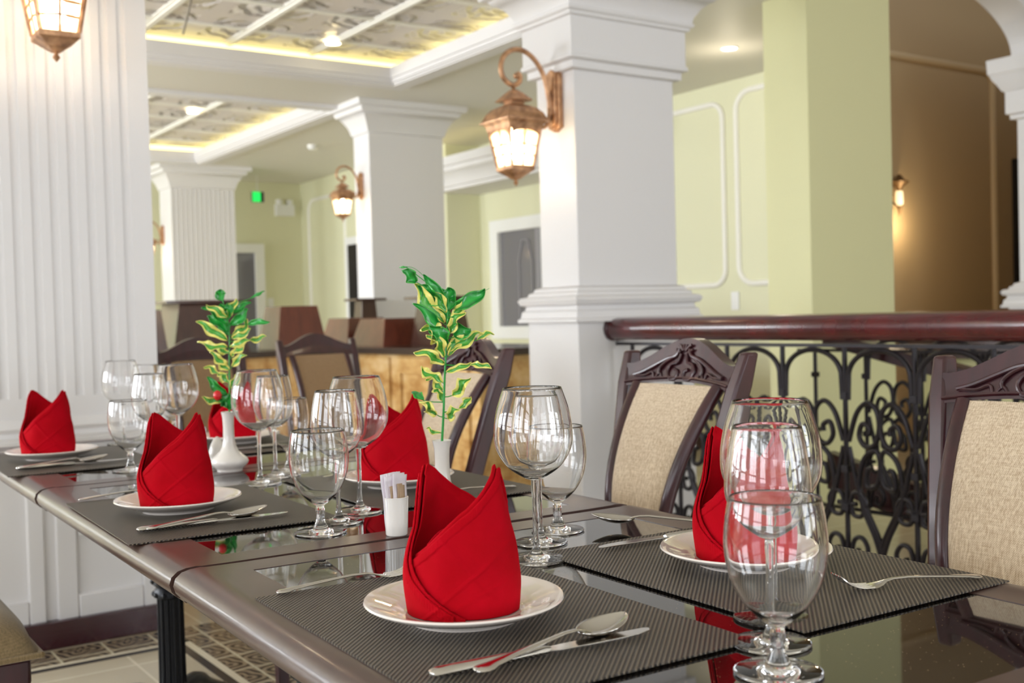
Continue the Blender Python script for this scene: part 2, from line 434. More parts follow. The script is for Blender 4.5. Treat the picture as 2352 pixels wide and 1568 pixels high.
for nm, c in (('first', C1), ('second', C2)):
    x0, x1, y0, y1 = c
    # tray: walls set back 14 cm, embossed ceiling above
    o = 0.10; zt = CZ+0.165
    mb = MB().box(x0-o-0.03, x0-o, y0-o, y1+o, CZ+0.05, zt).box(x1+o, x1+o+0.03, y0-o, y1+o, CZ+0.05, zt) \
             .box(x0-o, x1+o, y0-o-0.03, y0-o, CZ+0.05, zt).box(x0-o, x1+o, y1+o, y1+o+0.03, CZ+0.05, zt)
    struct('trim_%d' % tn, mb, CEIL, smooth=False); tn += 1
    struct('ceiling', MB().box(x0-o-0.05, x1+o+0.05, y0-o-0.05, y1+o+0.05, zt, zt+0.03), TIN, smooth=False)
    # stepped crown lip around the opening
    mb = MB()
    def ring(off_in, off_out, za, zb):
        mb.box(x0-off_out, x0+off_in, y0-off_out, y1+off_out, za, zb).box(x1-off_in, x1+off_out, y0-off_out, y1+off_out, za, zb)
        mb.box(x0+off_in, x1-off_in, y0-off_out, y0+off_in, za, zb).box(x0+off_in, x1-off_in, y1-off_in, y1+off_out, za, zb)
    ring(0.0, 0.12, CZ-0.03, CZ); ring(0.02, 0.08, CZ-0.022, CZ+0.0); ring(0.04, 0.0, CZ-0.012, CZ+0.04); ring(0.06, -0.02, CZ+0.01, CZ+0.09)
    struct('trim_%d' % tn, mb, WHITE, smooth=False); tn += 1
    # cross ribs of the embossed ceiling
    mb = MB(); xx = x1 - 0.6
    while xx > x0: mb.box(xx-0.035, xx+0.035, y0-0.1, y1+0.1, zt-0.012, zt).box(xx-0.015, xx+0.015, y0-0.1, y1+0.1, zt-0.022, zt-0.01); xx -= 0.6
    yy = y1 - 0.3
    while yy > y0: mb.box(x0-0.1, x1+0.1, yy-0.03, yy+0.03, zt-0.009, zt); yy -= 0.6
    struct('trim_%d' % tn, mb, CREAM, smooth=False); tn += 1
    st = MB(); q = o-0.001; za, zb = CZ+0.100, CZ+0.158
    st.box(x0-q-0.001, x0-q+0.006, y0-q, y1+q, za, zb).box(x1+q-0.006, x1+q+0.001, y0-q, y1+q, za, zb)
    st.box(x0-q, x1+q, y0-q-0.001, y0-q+0.006, za, zb).box(x0-q, x1+q, y1+q-0.006, y1+q+0.001, za, zb)
    tag(st.build('cove_light', LED, smooth=False), 'warm yellow strip of light hidden in the edge of the %s ceiling coffer' % ('nearer' if nm == 'first' else 'farther'), 'light')

# right hall wall, jogged block, back wall, stair wall
struct('wall_right', MB().box(6.14, 6.34, 4.75, 9.48, 0, CZ+0.05).box(5.75, 6.34, 9.48, 13.0, 0, CZ+0.05), WALL, smooth=False)
struct('wall_back', MB().box(LW, 5.75, 13.0, 13.2, 0, CZ+0.05), WALL, smooth=False)
struct('wall_stair', MB().box(6.14, 9.6, 5.2, 5.4, 0, 4.4), BROWNW, smooth=False)
struct('wall_far_right', MB().box(9.4, 9.6, -3.0, 5.2, 0, 4.4), BROWNW, smooth=False)
struct('ceiling', MB().box(5.5, 9.6, 4.0, 5.4, 4.4, 4.45), BROWNW, smooth=False)
struct('wall_upper', MB().box(5.451, 5.5, 4.40, 4.75, CZ+0.05, 4.4).box(5.5, 6.34, 4.75, 4.79, CZ+0.05, 4.4), BROWNW, smooth=False)
# cornice on the right wall with cove light above it
struct('trim_20', MB().prism([(6.139-p, 2.31+q) for p, q in [(0,0),(0.50,0),(0.505,0.03),(0.53,0.035),(0.54,0.07),(0.57,0.12),(0.61,0.15),(0.63,0.16),(0.635,0.20),(0.66,0.21),(0.66,0.29),(0.60,0.29),(0.58,0.25),(0,0.25)]], 'y', 6.9, 9.479), WHITE, ang=30)
struct('trim_21', MB().prism([(6.139-p, 2.31+q) for p, q in [(0.39,0),(0.50,0),(0.505,0.03),(0.53,0.035),(0.54,0.07),(0.57,0.12),(0.61,0.15),(0.63,0.16),(0.635,0.20),(0.66,0.21),(0.66,0.29),(0.60,0.29),(0.58,0.25),(0.39,0.25)]], 'y', 9.479, 10.6), WHITE, ang=30)
tag(MB().box(5.60, 5.64, 7.0, 10.5, 2.565, 2.585).build('cove_light', LED, smooth=False), 'warm yellow light strip glowing above the cornice of the right wall', 'light')
# panel mouldings on walls
def moulded_panel(name, plane, k, a0, a1, z0, z1, m, r=0.12, w=0.022, side=-1):
    pts = []
    def arc(ca, cz, s):
        for i in range(7):
            t = s + i*PI/12; pts.append((ca + r*math.cos(t), cz + r*math.sin(t)))
    arc(a1-r, z1-r, 0); arc(a0+r, z1-r, PI/2); arc(a0+r, z0+r, PI); arc(a1-r, z0+r, 1.5*PI)
    pts.append(pts[0]); pts.append(pts[1])
    P = [((k, a, z) if plane == 'x' else (a, k, z)) for a, z in pts]
    return struct(name, MB().tube(P, w, 8, cap=False), m)
moulded_panel('trim_22', 'x', 6.135, 6.06, 7.3, 1.275, 2.655, CREAM)
moulded_panel('trim_23', 'x', 6.135, 5.28, 5.92, 1.275, 2.70, CREAM, r=0.14)
moulded_panel('trim_24', 'x', 5.745, 11.75, 12.75, 0.9, 2.56, CREAM, r=0.15)
moulded_panel('trim_25', 'y', 5.195, 6.3, 8.28, 0.9, 2.93, m_paint('tan moulding paint', (206, 180, 138)), r=0.12, w=0.03)
struct('baseboard_right', MB().box(6.12, 6.14, 5.4, 9.48, 0, 0.12), MAROON, smooth=False)

# window in the right wall, door in the back wall, dark doorway by the stair
w_ = struct('window_1', MB().box(6.08, 6.15, 8.25, 8.37, 0.86, 2.02).box(6.08, 6.15, 9.09, 9.23, 0.86, 2.02)
            .box(6.08, 6.15, 8.37, 9.09, 1.90, 2.02).box(6.08, 6.15, 8.37, 9.09, 0.86, 0.98), PLAST, smooth=False)
MB().box(6.122, 6.136, 8.37, 9.09, 0.98, 1.90).build('window_pane', DARKG, w_, smooth=False)
MB().tube([(6.118, 8.78, 1.0), (6.118, 8.78, 1.6), (6.118, 8.72, 1.8), (6.118, 8.62, 1.8), (6.118, 8.56, 1.6), (6.118, 8.56, 1.0)], 0.012, 6)\
    .box(6.112, 6.12, 8.42, 8.5, 0.98, 1.9).build('pane_tracery', CURT, w_, smooth=False)
d_ = struct('door_1', MB().box(4.2, 4.32, 12.94, 13.01, 0, 2.04).box(5.11, 5.23, 12.94, 13.01, 0, 2.04).box(4.32, 5.11, 12.94, 13.01, 1.93, 2.04), PLAST, smooth=False)
MB().box(4.32, 5.11, 12.97, 13.0, 0, 1.93).build('door_panel', DARKG, d_, smooth=False)
d2 = struct('door_2', MB().box(8.55, 9.4, 5.17, 5.21, 0, 2.25), DARKV, smooth=False)
d3 = struct('door_3', MB().box(5.70, 5.752, 10.9, 11.68, 0, 2.03), PLAST, smooth=False)
MB().box(5.69, 5.70, 10.98, 11.60, 0, 1.94).build('door_panel', DARKV, d3, smooth=False)

# ------------------------------------------------------------------ pillars
# fluted pillar, near left
def fluted(name, r, y, zbase, ztop, pitch, gw, depth, label, first_x, prof_base=True, cap=None, group=None):
    """r=(x0,x1,y0,y1); the face at y0 carries grooves between zbase and ztop"""
    x0, x1, y0, y1 = r
    t = empty(name, ((x0+x1)/2, (y0+y1)/2, 0), 0, label, 'pillar', group)
    cx_, cy_ = (x0+x1)/2, (y0+y1)/2
    mb = MB(); poly = [(x0, y0)]
    gx = first_x
    while gx > x0 + pitch: gx -= pitch
    while gx < x1 - gw:
        if gx - gw/2 > x0 + 0.01:
            for i in range(9):
                a = PI*i/8; poly.append((gx - gw/2*math.cos(a), y0 + depth*math.sin(a)))
        gx += pitch
    poly += [(x1, y0), (x1, y1), (x0, y1)]
    poly = [(a-cx_, b-cy_) for a, b in poly]
    mb.prism(poly[::-1], 'z', zbase, ztop)
    mb.build('shaft', WHITE, t, ang=30)
    return t, cx_, cy_
R0 = (0.30, 1.20, 4.0, 4.7)
t, ax, ay = fluted('pillar', R0, 4.0, 0.854, 3.25, 0.0602, 0.030, 0.012, 'wide white fluted pillar at the left with wall lantern high on it', 0.992)
mb = MB().stack((R0[0]-ax, R0[1]-ax, R0[2]-ay, R0[3]-ay), [(0.79,0.0),(0.854,0.0)])
mb.stack((R0[0]-ax, R0[1]-ax, R0[2]-ay, R0[3]-ay), [(0.68,0.0),(0.69,0.035),(0.705,0.045),(0.715,0.045),(0.725,0.02),(0.74,0.016),(0.755,0.03),(0.77,0.022),(0.785,0.004),(0.79,0.004)])
mb.build('base_moulding', WHITE, t)
mb = MB()
Y = R0[2]-ay
x0, x1 = R0[0]-ax, R0[1]-ax
def X(px): return px - ax
mb.box(x0, x1, Y+0.014, -Y, 0.09, 0.69)
# stiles and rails leave recessed panels
zt, zb, pz0, pz1 = 0.69, 0.09, 0.17, 0.60
xs = [(X(0.30), X(0.42)), (X(0.745), X(0.80)), (X(0.835), X(0.905)), (X(1.125), X(1.20))]
for a, b_ in xs: mb.box(a, b_, Y, Y+0.02, zb, zt)
for a, b_ in ((X(0.42), X(0.745)), (X(0.905), X(1.125))):
    mb.box(a, b_, Y, Y+0.02, zb, pz0); mb.box(a, b_, Y, Y+0.02, pz1, zt)
mb.build('panelled_pedestal', WHITE, t, bevel=0.006)
MB().box(x0-0.02, x1+0.005, Y-0.02, -Y, 0, 0.092).build('skirting', MAROON, t, bevel=0.004)
so = empty('power_socket', (0.965, 4.012, 0.42), 0, 'white wall socket plate in the panelled foot of the left pillar', 'socket')
MB().box(-0.055, 0.035, -0.008, 0, -0.05, 0.05).build('cover_plate', PLAST, so, bevel=0.003)
MB().box(-0.04, -0.005, -0.012, -0.008, -0.035, 0.035).build('socket_face', PLAST, so, bevel=0.002)

def square_pillar(r, label, neck, cap_profile, ped=None, top=CZ, group=None):
    x0, x1, y0, y1 = r; ax, ay = (x0+x1)/2, (y0+y1)/2
    t = empty('pillar', (ax, ay, 0), 0, label, 'pillar', group)
    q = (x0-ax, x1-ax, y0-ay, y1-ay)
    MB().stack(q, [(ped[0][0] if ped else 0, 0), (neck, 0)]).build('shaft', WHITE, t, bevel=0.004)
    MB().stack(q, cap_profile).build('capital', WHITE, t)
    if ped:
        MB().stack(q, ped).build('base_moulding', WHITE, t)
        MB().stack(q, [(0, ped[0][1]-0.02 if False else 0.05), (ped[0][0], 0.05)]).build('pedestal', WHITE, t, bevel=0.004)
    return t
P1R = (3.10, 3.70, 3.98, 4.265)
capP = [(2.185,0.002),(2.19,0.03),(2.222,0.03),(2.232,0.052),(2.25,0.052),(2.254,0.045),(2.415,0.045),(2.42,0.06),(2.432,0.062),(2.44,0.075),(2.452,0.078),(2.458,0.07),(2.48,0.075),(2.52,0.10),(2.545,0.13),(2.55,0.145),(2.57,0.16),(2.575,0.19),(2.62,0.20),(3.3,0.20)]
pedP = [(1.05,0.085),(1.065,0.085),(1.07,0.075),(1.10,0.07),(1.105,0.06),(1.125,0.055),(1.13,0.075),(1.15,0.085),(1.165,0.075),(1.17,0.05),(1.185,0.045),(1.19,0.03),(1.205,0.025),(1.215,0.0)]
square_pillar(P1R, 'white square pillar in the middle carrying a large copper lantern', 2.25, capP, pedP)
RPR = (6.81, 7.40, 3.85, 4.10)
square_pillar(RPR, 'white pillar at the right edge of the view under the springing of the arch', 2.30, 
    [(2.26,0.002),(2.265,0.03),(2.29,0.03),(2.30,0.05),(2.44,0.05),(2.45,0.065),(2.49,0.085),(2.53,0.11),(2.55,0.115),(2.56,0.125),(2.65,0.13)], pedP)
# arch between the middle and the right pillar
mb = MB(); N = 40; c0, a_, h_ = 5.22, 1.52, 0.48
arc = [(c0 + a_*math.cos(PI*i/N), 2.65 + h_*math.sin(PI*i/N)) for i in range(N+1)]
arc = [(7.45, 2.65)] + arc + [(3.65, 2.65)]
up_ = [(x, 3.3) for x, z in arc]
for i in range(len(arc)-1):
    (xa, za), (xb, zb_) = arc[i], arc[i+1]
    mb.add([(xa,3.87,za),(xb,3.87,zb_),(xb,3.87,3.3),(xa,3.87,3.3),(xa,4.09,za),(xb,4.09,zb_),(xb,4.09,3.3),(xa,4.09,3.3)],
           [(0,1,2,3),(7,6,5,4),(0,4,5,1),(3,2,6,7)])
struct('trim_30', mb, WHITE)
struct('wall_beam', MB().box(LW, 3.65, 4.05, 4.4, CZ, 3.3).box(3.65, 5.45, 4.365, 4.4, CZ+0.051, 3.3).box(7.40, 9.6, 3.9, 4.4, 0, 3.3), WHITE, smooth=False)
struct('trim_31', MB().box(LW, 3.0, 4.0, 4.05, 3.0, 3.3), WHITE, smooth=False)
# stair column
struct('wall_pier', MB().box(4.745, 5.45, 4.05, 4.36, 0, 4.4), OLIVE, smooth=False)
# hall pillars farther back
CAPH = [(CZ-0.24,0.002),(CZ-0.235,0.012),(CZ-0.22,0.014),(CZ-0.17,0.03),(CZ-0.12,0.06),(CZ-0.09,0.085),(CZ-0.085,0.105),(CZ-0.05,0.115),(CZ-0.045,0.15),(CZ,0.155)]
square_pillar((4.09, 4.77, 7.90, 8.17), 'plain white square pillar in the hall with a small lantern on its left side', CZ-0.2, CAPH)
R3 = (3.79, 4.50, 11.95, 12.35)
t, ax, ay = fluted('pillar', R3, 11.95, 0.0, CZ-0.2, 0.052, 0.024, 0.012, 'white fluted pillar farthest back in the hall', 4.4)
MB().stack((R3[0]-ax, R3[1]-ax, R3[2]-ay, R3[3]-ay), CAPH).build('capital', WHITE, t)

# ------------------------------------------------------------------ ceiling fittings
def downlight(x, y, z, label):
    t = empty('downlight', (x, y, z), 0, label, 'light', 'recessed ceiling downlights')
    MB().lathe([(0.05,-0.006),(0.062,-0.006),(0.062,0.0),(0.05,0.0)], 24, closed=True).build('trim_ring', PLAST, t)
    MB().lathe([(0.0001,-0.003),(0.05,-0.003),(0.05,0.0)], 24).build('lens', DOWN, t)
    return t
ZT = CZ+0.165-0.022
def rayz(x, y, z):    # scale a ceiling point measured at CZ to another height
    s = (z-1.09)/(CZ-1.09); return x*s, y*s
for (px, py, z, lb) in ((3.04, 6.31, ZT, 'small round downlight in the nearer ceiling coffer'), (3.023, 8.89, ZT, 'small round downlight in the farther ceiling coffer'),
                        (5.37, 5.23, CZ, 'small round downlight in the flat ceiling right of the middle pillar')):
    x, y = rayz(px, py, z); downlight(x, y, z, lb)
t = empty('smoke_detector', (4.60, 10.08, CZ), 0, 'small round white smoke detector on the ceiling beyond the coffers', 'smoke detector')
MB().lathe([(0.0001,-0.045),(0.03,-0.045),(0.045,-0.03),(0.05,0.0)], 20).build('body', PLAST, t)
tag(MB().tube(smooth_path([(1.95,5.55,3.0),(1.98,5.75,2.86),(2.02,5.95,2.78),(2.10,6.3,2.74),(2.25,6.9,2.78)][:4], 6), 0.006, 6).build('hanging_cable', mat('grey cable', (120, 112, 100), 0.6)),
    'thin grey cable hanging across the nearer ceiling coffer', 'cable')
# exit sign, emergency lamp, switch
t = empty('exit_sign', (4.94, 12.4, 2.545), 0, 'small green lit exit sign box hanging beside the farthest pillar', 'sign')
MB().box(-0.06, 0.08, -0.02, 0.02, -0.06, 0.06).build('housing', BLACKP, t, smooth=False)
MB().box(-0.063, 0.035, -0.028, -0.02, -0.058, 0.058).build('lit_face', GREENS, t, smooth=False)
MB().box(0.0, 0.01, -0.005, 0.005, 0.06, 0.255).build('hanger', PLAST, t, smooth=False)
t = empty('emergency_light', (5.523, 13.0, 2.47), 0, 'white twin headed emergency light high on the back wall', 'emergency light')
MB().box(-0.12, 0.12, -0.06, 0, -0.08, 0.06).build('battery_box', PLAST, t, smooth=False)
for s_ in (-0.07, 0.07): MB().lathe([(0.0001,0.06),(0.03,0.06),(0.042,0.09),(0.042,0.12),(0.0001,0.12)], 16, Matrix.Translation((s_, -0.03, 0))).build('lamp_head', PLAST, t)
t = empty('light_switch', (5.31, 13.0, 1.31), 0, 'white switch plate on the back wall beside the door', 'switch')
MB().box(-0.04, 0.04, -0.012, 0, -0.07, 0.07).build('cover_plate', PLAST, t, bevel=0.004)
t = empty('light_switch', (6.14, 5.97, 1.15), 0, 'white switch plate under the moulded panels of the right wall', 'switch')
MB().box(-0.012, 0, -0.04, 0.04, -0.07, 0.07).build('cover_plate', PLAST, t, bevel=0.004)

# ------------------------------------------------------------------ lanterns
def make_lantern(loc, rz, label):
    # wall plane x=0, the lantern hangs out along -x; z measured from the plate centre
    t = empty('wall_lantern', loc, rz, label, 'lantern', 'copper wall lanterns')
    c = -0.245
    mb = MB()
    poly = [(-0.042,-0.13),(0.0,-0.15),(0.042,-0.13),(0.042,0.13),(0.0,0.15),(-0.042,0.13)]
    mb.prism([(a, b_) for a, b_ in poly], 'x', -0.028, 0.0)
    mb.prism([(a*0.75, b_*0.9) for a, b_ in poly], 'x', -0.04, -0.028)
    mb.build('backplate', COPPER, t, bevel=0.004)
    # big scroll
    pts = [(-0.035,0,-0.07),(-0.05,0,0.0),(-0.062,0,0.06),(-0.085,0,0.12),(-0.13,0,0.175),(-0.19,0,0.205),(-0.25,0,0.20),(-0.295,0,0.165),(-0.31,0,0.115),(-0.295,0,0.07),(-0.25,0,0.045),(-0.215,0,0.06),(-0.205,0,0.085),(-0.215,0,0.10),(-0.228,0,0.092)]
    P = smooth_path(pts, 6); n = len(P)
    MB().tube(P, [0.0115 if i < n*0.8 else 0.0115-0.004*(i-n*0.8)/(n*0.2) for i in range(n)], 10).sphere((-0.228, 0, 0.088), 0.014, 12).build('scroll_arm', COPPER, t)
    pts = [(-0.035,0,0.02),(-0.045,0,-0.05),(-0.06,0,-0.11),(-0.085,0,-0.13),(-0.115,0,-0.115),(-0.12,0,-0.09),(-0.10,0,-0.08),(-0.09,0,-0.095)]
    MB().tube(smooth_path(pts, 6), 0.010, 8).build('lower_scroll', COPPER, t)
    # hanger, cap and roof
    T = Matrix.Translation((c, 0, 0))
    MB().lathe([(0.005,0.055),(0.008,0.05),(0.006,0.04),(0.010,0.03),(0.006,0.022)], 12, T).build('hanger', COPPER, t)
    def sq(w): return (c-w, c+w, -w, w)
    mb = MB()
    prev = None
    def lay(seq):
        m_ = MB()
        for (w0, z0), (w1, z1) in zip(seq[:-1], seq[1:]): m_.frus(sq(w0), z0, sq(w1), z1)
        return m_
    m1 = lay([(0.062,-0.028),(0.058,-0.022),(0.045,-0.008),(0.03,0.008),(0.012,0.024)])
    m1.frus(sq(0.034), -0.05, sq(0.032), -0.026)
    m1.build('cap', COPPER, t)
    m2 = lay([(0.112,-0.125),(0.113,-0.118),(0.106,-0.112),(0.094,-0.085),(0.074,-0.062),(0.05,-0.048),(0.036,-0.046)])
    m2.frus(sq(0.098), -0.135, sq(0.102), -0.124); m2.frus(sq(0.088), -0.16, sq(0.094), -0.134)
    m2.build('roof', COPPER, t)
    # body: four posts, bottom ring, glass, muntins
    zt, zb, wt, wb = -0.158, -0.318, 0.083, 0.058
    mb = MB()
    for sx in (-1, 1):
        for sy in (-1, 1):
            mb.tube([(c+sx*wt, sy*wt, zt), (c+sx*wb, sy*wb, zb)], 0.008, 4)
    mb.frus(sq(wt+0.004), zt-0.004, sq(wt+0.004), zt+0.004)
    mb.build('frame', COPPER, t, smooth=False)
    gl = MB(); e = 0.004
    gl.add([(c-wt+e,-wt+e,zt),(c+wt-e,-wt+e,zt),(c+wt-e,wt-e,zt),(c-wt+e,wt-e,zt),(c-wb+e,-wb+e,zb),(c+wb-e,-wb+e,zb),(c+wb-e,wb-e,zb),(c-wb+e,wb-e,zb)],
           [(0,1,5,4),(1,2,6,5),(2,3,7,6),(3,0,4,7)])
    gl.build('glass_pane', LAMPG, t, smooth=False)
    MB().lathe([(0.012,zt+0.01),(0.014,zt-0.02),(0.030,zt-0.06),(0.036,zt-0.09),(0.028,zt-0.12),(0.0001,zt-0.13)], 20, T).build('bulb', BULB, t)
    mu = MB()
    for k_ in range(4):
        Rk = Matrix.Translation((c,0,0)) @ Matrix.Rotation(k_*PI/2, 4, 'Z')
        mu.tube([(0,-wt-0.001,zt),(0,-wb-0.001,zb)], 0.0045, 4, Rk)
        for f in (0.45, 0.72):
            ww = wt+(wb-wt)*f; zz = zt+(zb-zt)*f
            mu.tube([(-ww*0.85,-ww-0.001,zz),(0,-ww-0.002,zz+0.006),(ww*0.85,-ww-0.001,zz)], 0.0035, 4, Rk)
        ar = [(wt*0.86*math.cos(PI*i/10), -wt-0.001, zt-0.035+0.03*math.sin(PI*i/10)) for i in range(11)]
        for i in range(10):
            (xa,ya,za),(xb,yb,zb2) = ar[i], ar[i+1]
            mu.add([(xa,ya,za),(xb,yb,zb2),(xb,ya,zt),(xa,ya,zt)], [(0,1,2,3)], Rk)
    mu.build('glazing_bars', COPPER, t, smooth=False, solid=0.002)
    m3 = lay([(0.012,-0.375),(0.03,-0.36),(0.062,-0.335),(0.062,-0.318)])
    m3.build('bottom_cone', COPPER, t)
    MB().lathe([(0.0001,-0.405),(0.005,-0.40),(0.012,-0.39),(0.006,-0.38),(0.012,-0.372),(0.004,-0.365)], 12, T).build('finial', COPPER, t)
    return t
ZL = 2.070
L1 = make_lantern((3.10, 4.105, ZL), 0, 'large copper wall lantern hanging from a scroll arm on the middle pillar')
LS = 0.72
dup(L1, (4.09, 8.04, 2.155), 0, 'small copper lantern on the plain white pillar in the hall', LS)
dup(L1, (3.79, 12.25, 2.07), 0, 'small copper lantern on the farthest fluted pillar, left in the hall', LS)
# the one on the near fluted pillar faces the camera side (-y)
dup(L1, (0.84, 4.0, 2.34), PI/2, 'glowing lantern cut by the top edge of the photo on the near fluted pillar')
# small sconce on the stair wall
t = empty('wall_sconce', (6.985, 5.2, 1.9), 0, 'tiny dark torch sconce on the brown stair wall', 'sconce')
MB().lathe([(0.012,0.02),(0.03,0.05),(0.075,0.085),(0.04,0.10),(0.012,0.14)], 14, Matrix.Translation((0,-0.07,0))).build('shade', BRONZE, t)
MB().lathe([(0.012,-0.09),(0.026,-0.07),(0.026,0.0),(0.02,0.02)], 14, Matrix.Translation((0,-0.07,0))).build('glass_tube', LAMPG, t)
MB().lathe([(0.004,-0.16),(0.012,-0.12),(0.022,-0.09)], 12, Matrix.Translation((0,-0.07,0))).tube([(0,0,-0.05),(0,-0.07,-0.1)], 0.008).build('stem', BRONZE, t)
def point(name, loc, power, color=(1.0, 0.82, 0.55), r=0.05):
    d = bpy.data.lights.new(name, 'POINT'); d.energy = power; d.color = color; d.shadow_soft_size = r
    o = bpy.data.objects.new(name, d); COL.objects.link(o); o.location = loc; return o
point('sconce_bulb', (6.985, 5.03, 1.68), 4.0)
for x, y in ((5.37, 5.23),):
    point('downlight_bulb', (x, y, CZ-0.25), 2.5, (1, 0.88, 0.68))

# ------------------------------------------------------------------ handrail and balustrade
RX = 3.27
YA, YB = 3.93, 0.9
t = empty('handrail', (RX, YB, 0), 0, 'thick rounded red mahogany handrail on the iron balustrade', 'handrail')
prof = [(-0.035,0.965),(-0.055,0.975),(-0.068,0.995),(-0.072,1.015),(-0.066,1.04),(-0.05,1.056),(-0.02,1.064),(0.03,1.064),(0.055,1.05),(0.068,1.025),(0.066,0.995),(0.05,0.972),(0.03,0.965)]
MB().prism(prof, 'y', 0, YA-YB).build('rail', RAILW, t)
MB().prism([(a*1.08, 1.013+(b_-1.013)*1.1) for a, b_ in prof], 'y', YA-YB-0.02, YA-YB+0.04).build('end_cap', MAHOG, t, bevel=0.004)
SP = 0.2935
ys = [2.941+0.2935*3 - SP*i for i in range(0, 11)]
ys = [y for y in ys if YB < y < YA-0.02]
def spiral(cy, cz, r0, r1, a0, turns, n=26):
    return [(0, cy + (r0+(r1-r0)*i/n)*math.cos(a0+2*PI*turns*i/n), cz + (r0+(r1-r0)*i/n)*math.sin(a0+2*PI*turns*i/n)) for i in range(n+1)]
def make_balustrade(loc, ys, ztop, label, m, dz=0.0, yoff=0):
    t = empty('balustrade', loc, 0, label, 'balustrade')
    y0 = loc[1]
    MB().box(-0.012, 0.012, min(ys)-0.1-y0, max(ys)+0.1-y0, ztop-0.025, ztop-0.012).build('top_bar', m, t, smooth=False)
    MB().box(-0.012, 0.012, min(ys)-0.1-y0, max(ys)+0.1-y0, 0.135, 0.15).build('bottom_bar', m, t, smooth=False)
    for y in ys:
        v = MB().tube([(0, y-y0, 0.14), (0, y-y0, ztop-0.02)], 0.0095, 8)
        for z in (0.765, 0.50, 0.36): v.box(-0.014, 0.014, y-y0-0.014, y-y0+0.014, z-0.012, z+0.012)
        v.build('baluster', m, t)
    for y in ys[:-1]:
        c = y - SP/2 - y0; h = SP/2
        s = MB()
        # round arch that runs down alongside both uprights
        arch = [(0, c-h+0.012, 0.75)] + [(0, c+(h-0.016)*-math.cos(PI*i/20), 0.835+0.095*math.sin(PI*i/20)) for i in range(21)] + [(0, c+h-0.012, 0.75)]
        s.tube(smooth_path(arch, 2), 0.010, 8)
        for sg in (-1, 1):
            # upper scroll hanging under the arch, S turning to the middle scroll, bottom scrolls
            K = lambda pts: [(0, c+sg*p[1], p[2]) for p in pts]
            s.tube(smooth_path(K([(0,h-0.012,0.60),(0,0.10,0.70),(0,0.055,0.742),(0,0.015,0.72),(0,0.002,0.66),(0,0.02,0.60),(0,0.06,0.585),(0,0.088,0.62),(0,0.075,0.665),(0,0.045,0.655),(0,0.045,0.63)]), 6), 0.0095, 8)
            s.tube(smooth_path(K([(0,0.005,0.20),(0,0.03,0.27),(0,0.075,0.36),(0,0.092,0.45),(0,0.07,0.54),(0,0.02,0.575),(0,-0.0,0.53),(0,0.015,0.455),(0,0.06,0.445),(0,0.055,0.50),(0,0.035,0.51)]), 6), 0.0095, 8)
            s.tube(smooth_path(K([(0,h-0.012,0.58),(0,0.115,0.50),(0,0.085,0.40),(0,0.03,0.30),(0,-0.005,0.22),(0,0.0,0.15)]), 6), 0.0095, 8)
            s.tube(smooth_path(K([(0,h-0.012,0.37),(0,0.12,0.41),(0,0.085,0.415),(0,0.065,0.38),(0,0.085,0.335),(0,0.12,0.335),(0,0.128,0.37),(0,0.105,0.375)]), 6), 0.0090, 8)
            s.tube(smooth_path(K([(0,h-0.012,0.16),(0,0.12,0.24),(0,0.085,0.255),(0,0.06,0.22),(0,0.075,0.18),(0,0.105,0.185),(0,0.10,0.215)]), 6), 0.0090, 8)
        s.build('scrollwork', m, t)
    return t
make_balustrade((RX, YB, 0), ys, 0.965, 'wrought iron balustrade of arches and scrolls behind the right hand chairs', WIRON)
struct('trim_32', MB().box(3.16, 3.38, 0.6, 3.98, 0, 0.13), WHITE, smooth=False)
# stair flight on the other side of the void: sloping string, handrail and iron scrolls, pale wall
mb = MB()
t = empty('staircase', (4.35, 0.9, 0), 0, 'dark staircase string and sloping rail seen through the balustrade', 'staircase')
sl = 0.22
def slope(y, z): return (y, z + (y-3.4)*sl)
def band(z0, z1, x0, x1, ya, yb):
    m_ = MB(); (y0_, a0_), (y1_, a1_) = slope(ya, z0), slope(yb, z0); dz = z1-z0
    m_.prism([(y0_-0.9, a0_), (y1_-0.9, a1_), (y1_-0.9, a1_+dz), (y0_-0.9, a0_+dz)], 'x', x0-4.35, x1-4.35); return m_
band(0.16, 0.34, 4.3, 4.36, 0.9, 3.6).build('string', MAHOG, t, smooth=False)
band(0.86, 0.93, 4.28, 4.38, 0.9, 3.6).build('sloping_rail', MAHOG, t, bevel=0.006)
make_balustrade((4.22, 0.9, 0), [0.95+SP*i for i in range(10)], 0.90, 'second iron scroll balustrade across the stair void', WIRON)
struct('wall_stairwell', MB().box(5.6, 5.7, 0.5, 4.05, -0.05, 0.9), OLIVE, smooth=False)
struct('trim_33', MB().box(5.52, 5.74, 0.5, 4.05, 0.78, 0.90), MAHOG, smooth=False)

# ------------------------------------------------------------------ counter and display stands
t = empty('counter', (3.4, 5.3, 0), 0, 'long serving counter with dark top and gold marble front', 'counter')
MB().box(0.0, 0.75, 0.0, 2.95, 0, 0.86).build('body', MARB, t, smooth=False)
mb = MB()
for y0 in (0.1, 1.05, 2.0): mb.box(-0.02, 0.0, y0, y0+0.06, 0.05, 0.84).box(-0.02, 0.0, y0+0.8, y0+0.86, 0.05, 0.84).box(-0.02, 0.0, y0+0.06, y0+0.8, 0.74, 0.84).box(-0.02, 0.0, y0+0.06, y0+0.8, 0.05, 0.14)
mb.build('front_frame', MARB, t, smooth=False)
MB().box(-0.06, 0.8, -0.06, 3.0, 0.86, 0.90).build('countertop', COUNTER, t, bevel=0.004)
t2 = empty('counter', (0.9, 6.85, 0), 0, 'low stone sided buffet behind the brown backed chairs', 'counter')
MB().box(0, 2.40, 0, 0.7, 0, 0.86).build('body', MARB, t2, smooth=False)
MB().box(-0.05, 2.42, -0.05, 0.75, 0.86, 0.90).build('countertop', COUNTER, t2, bevel=0.004)
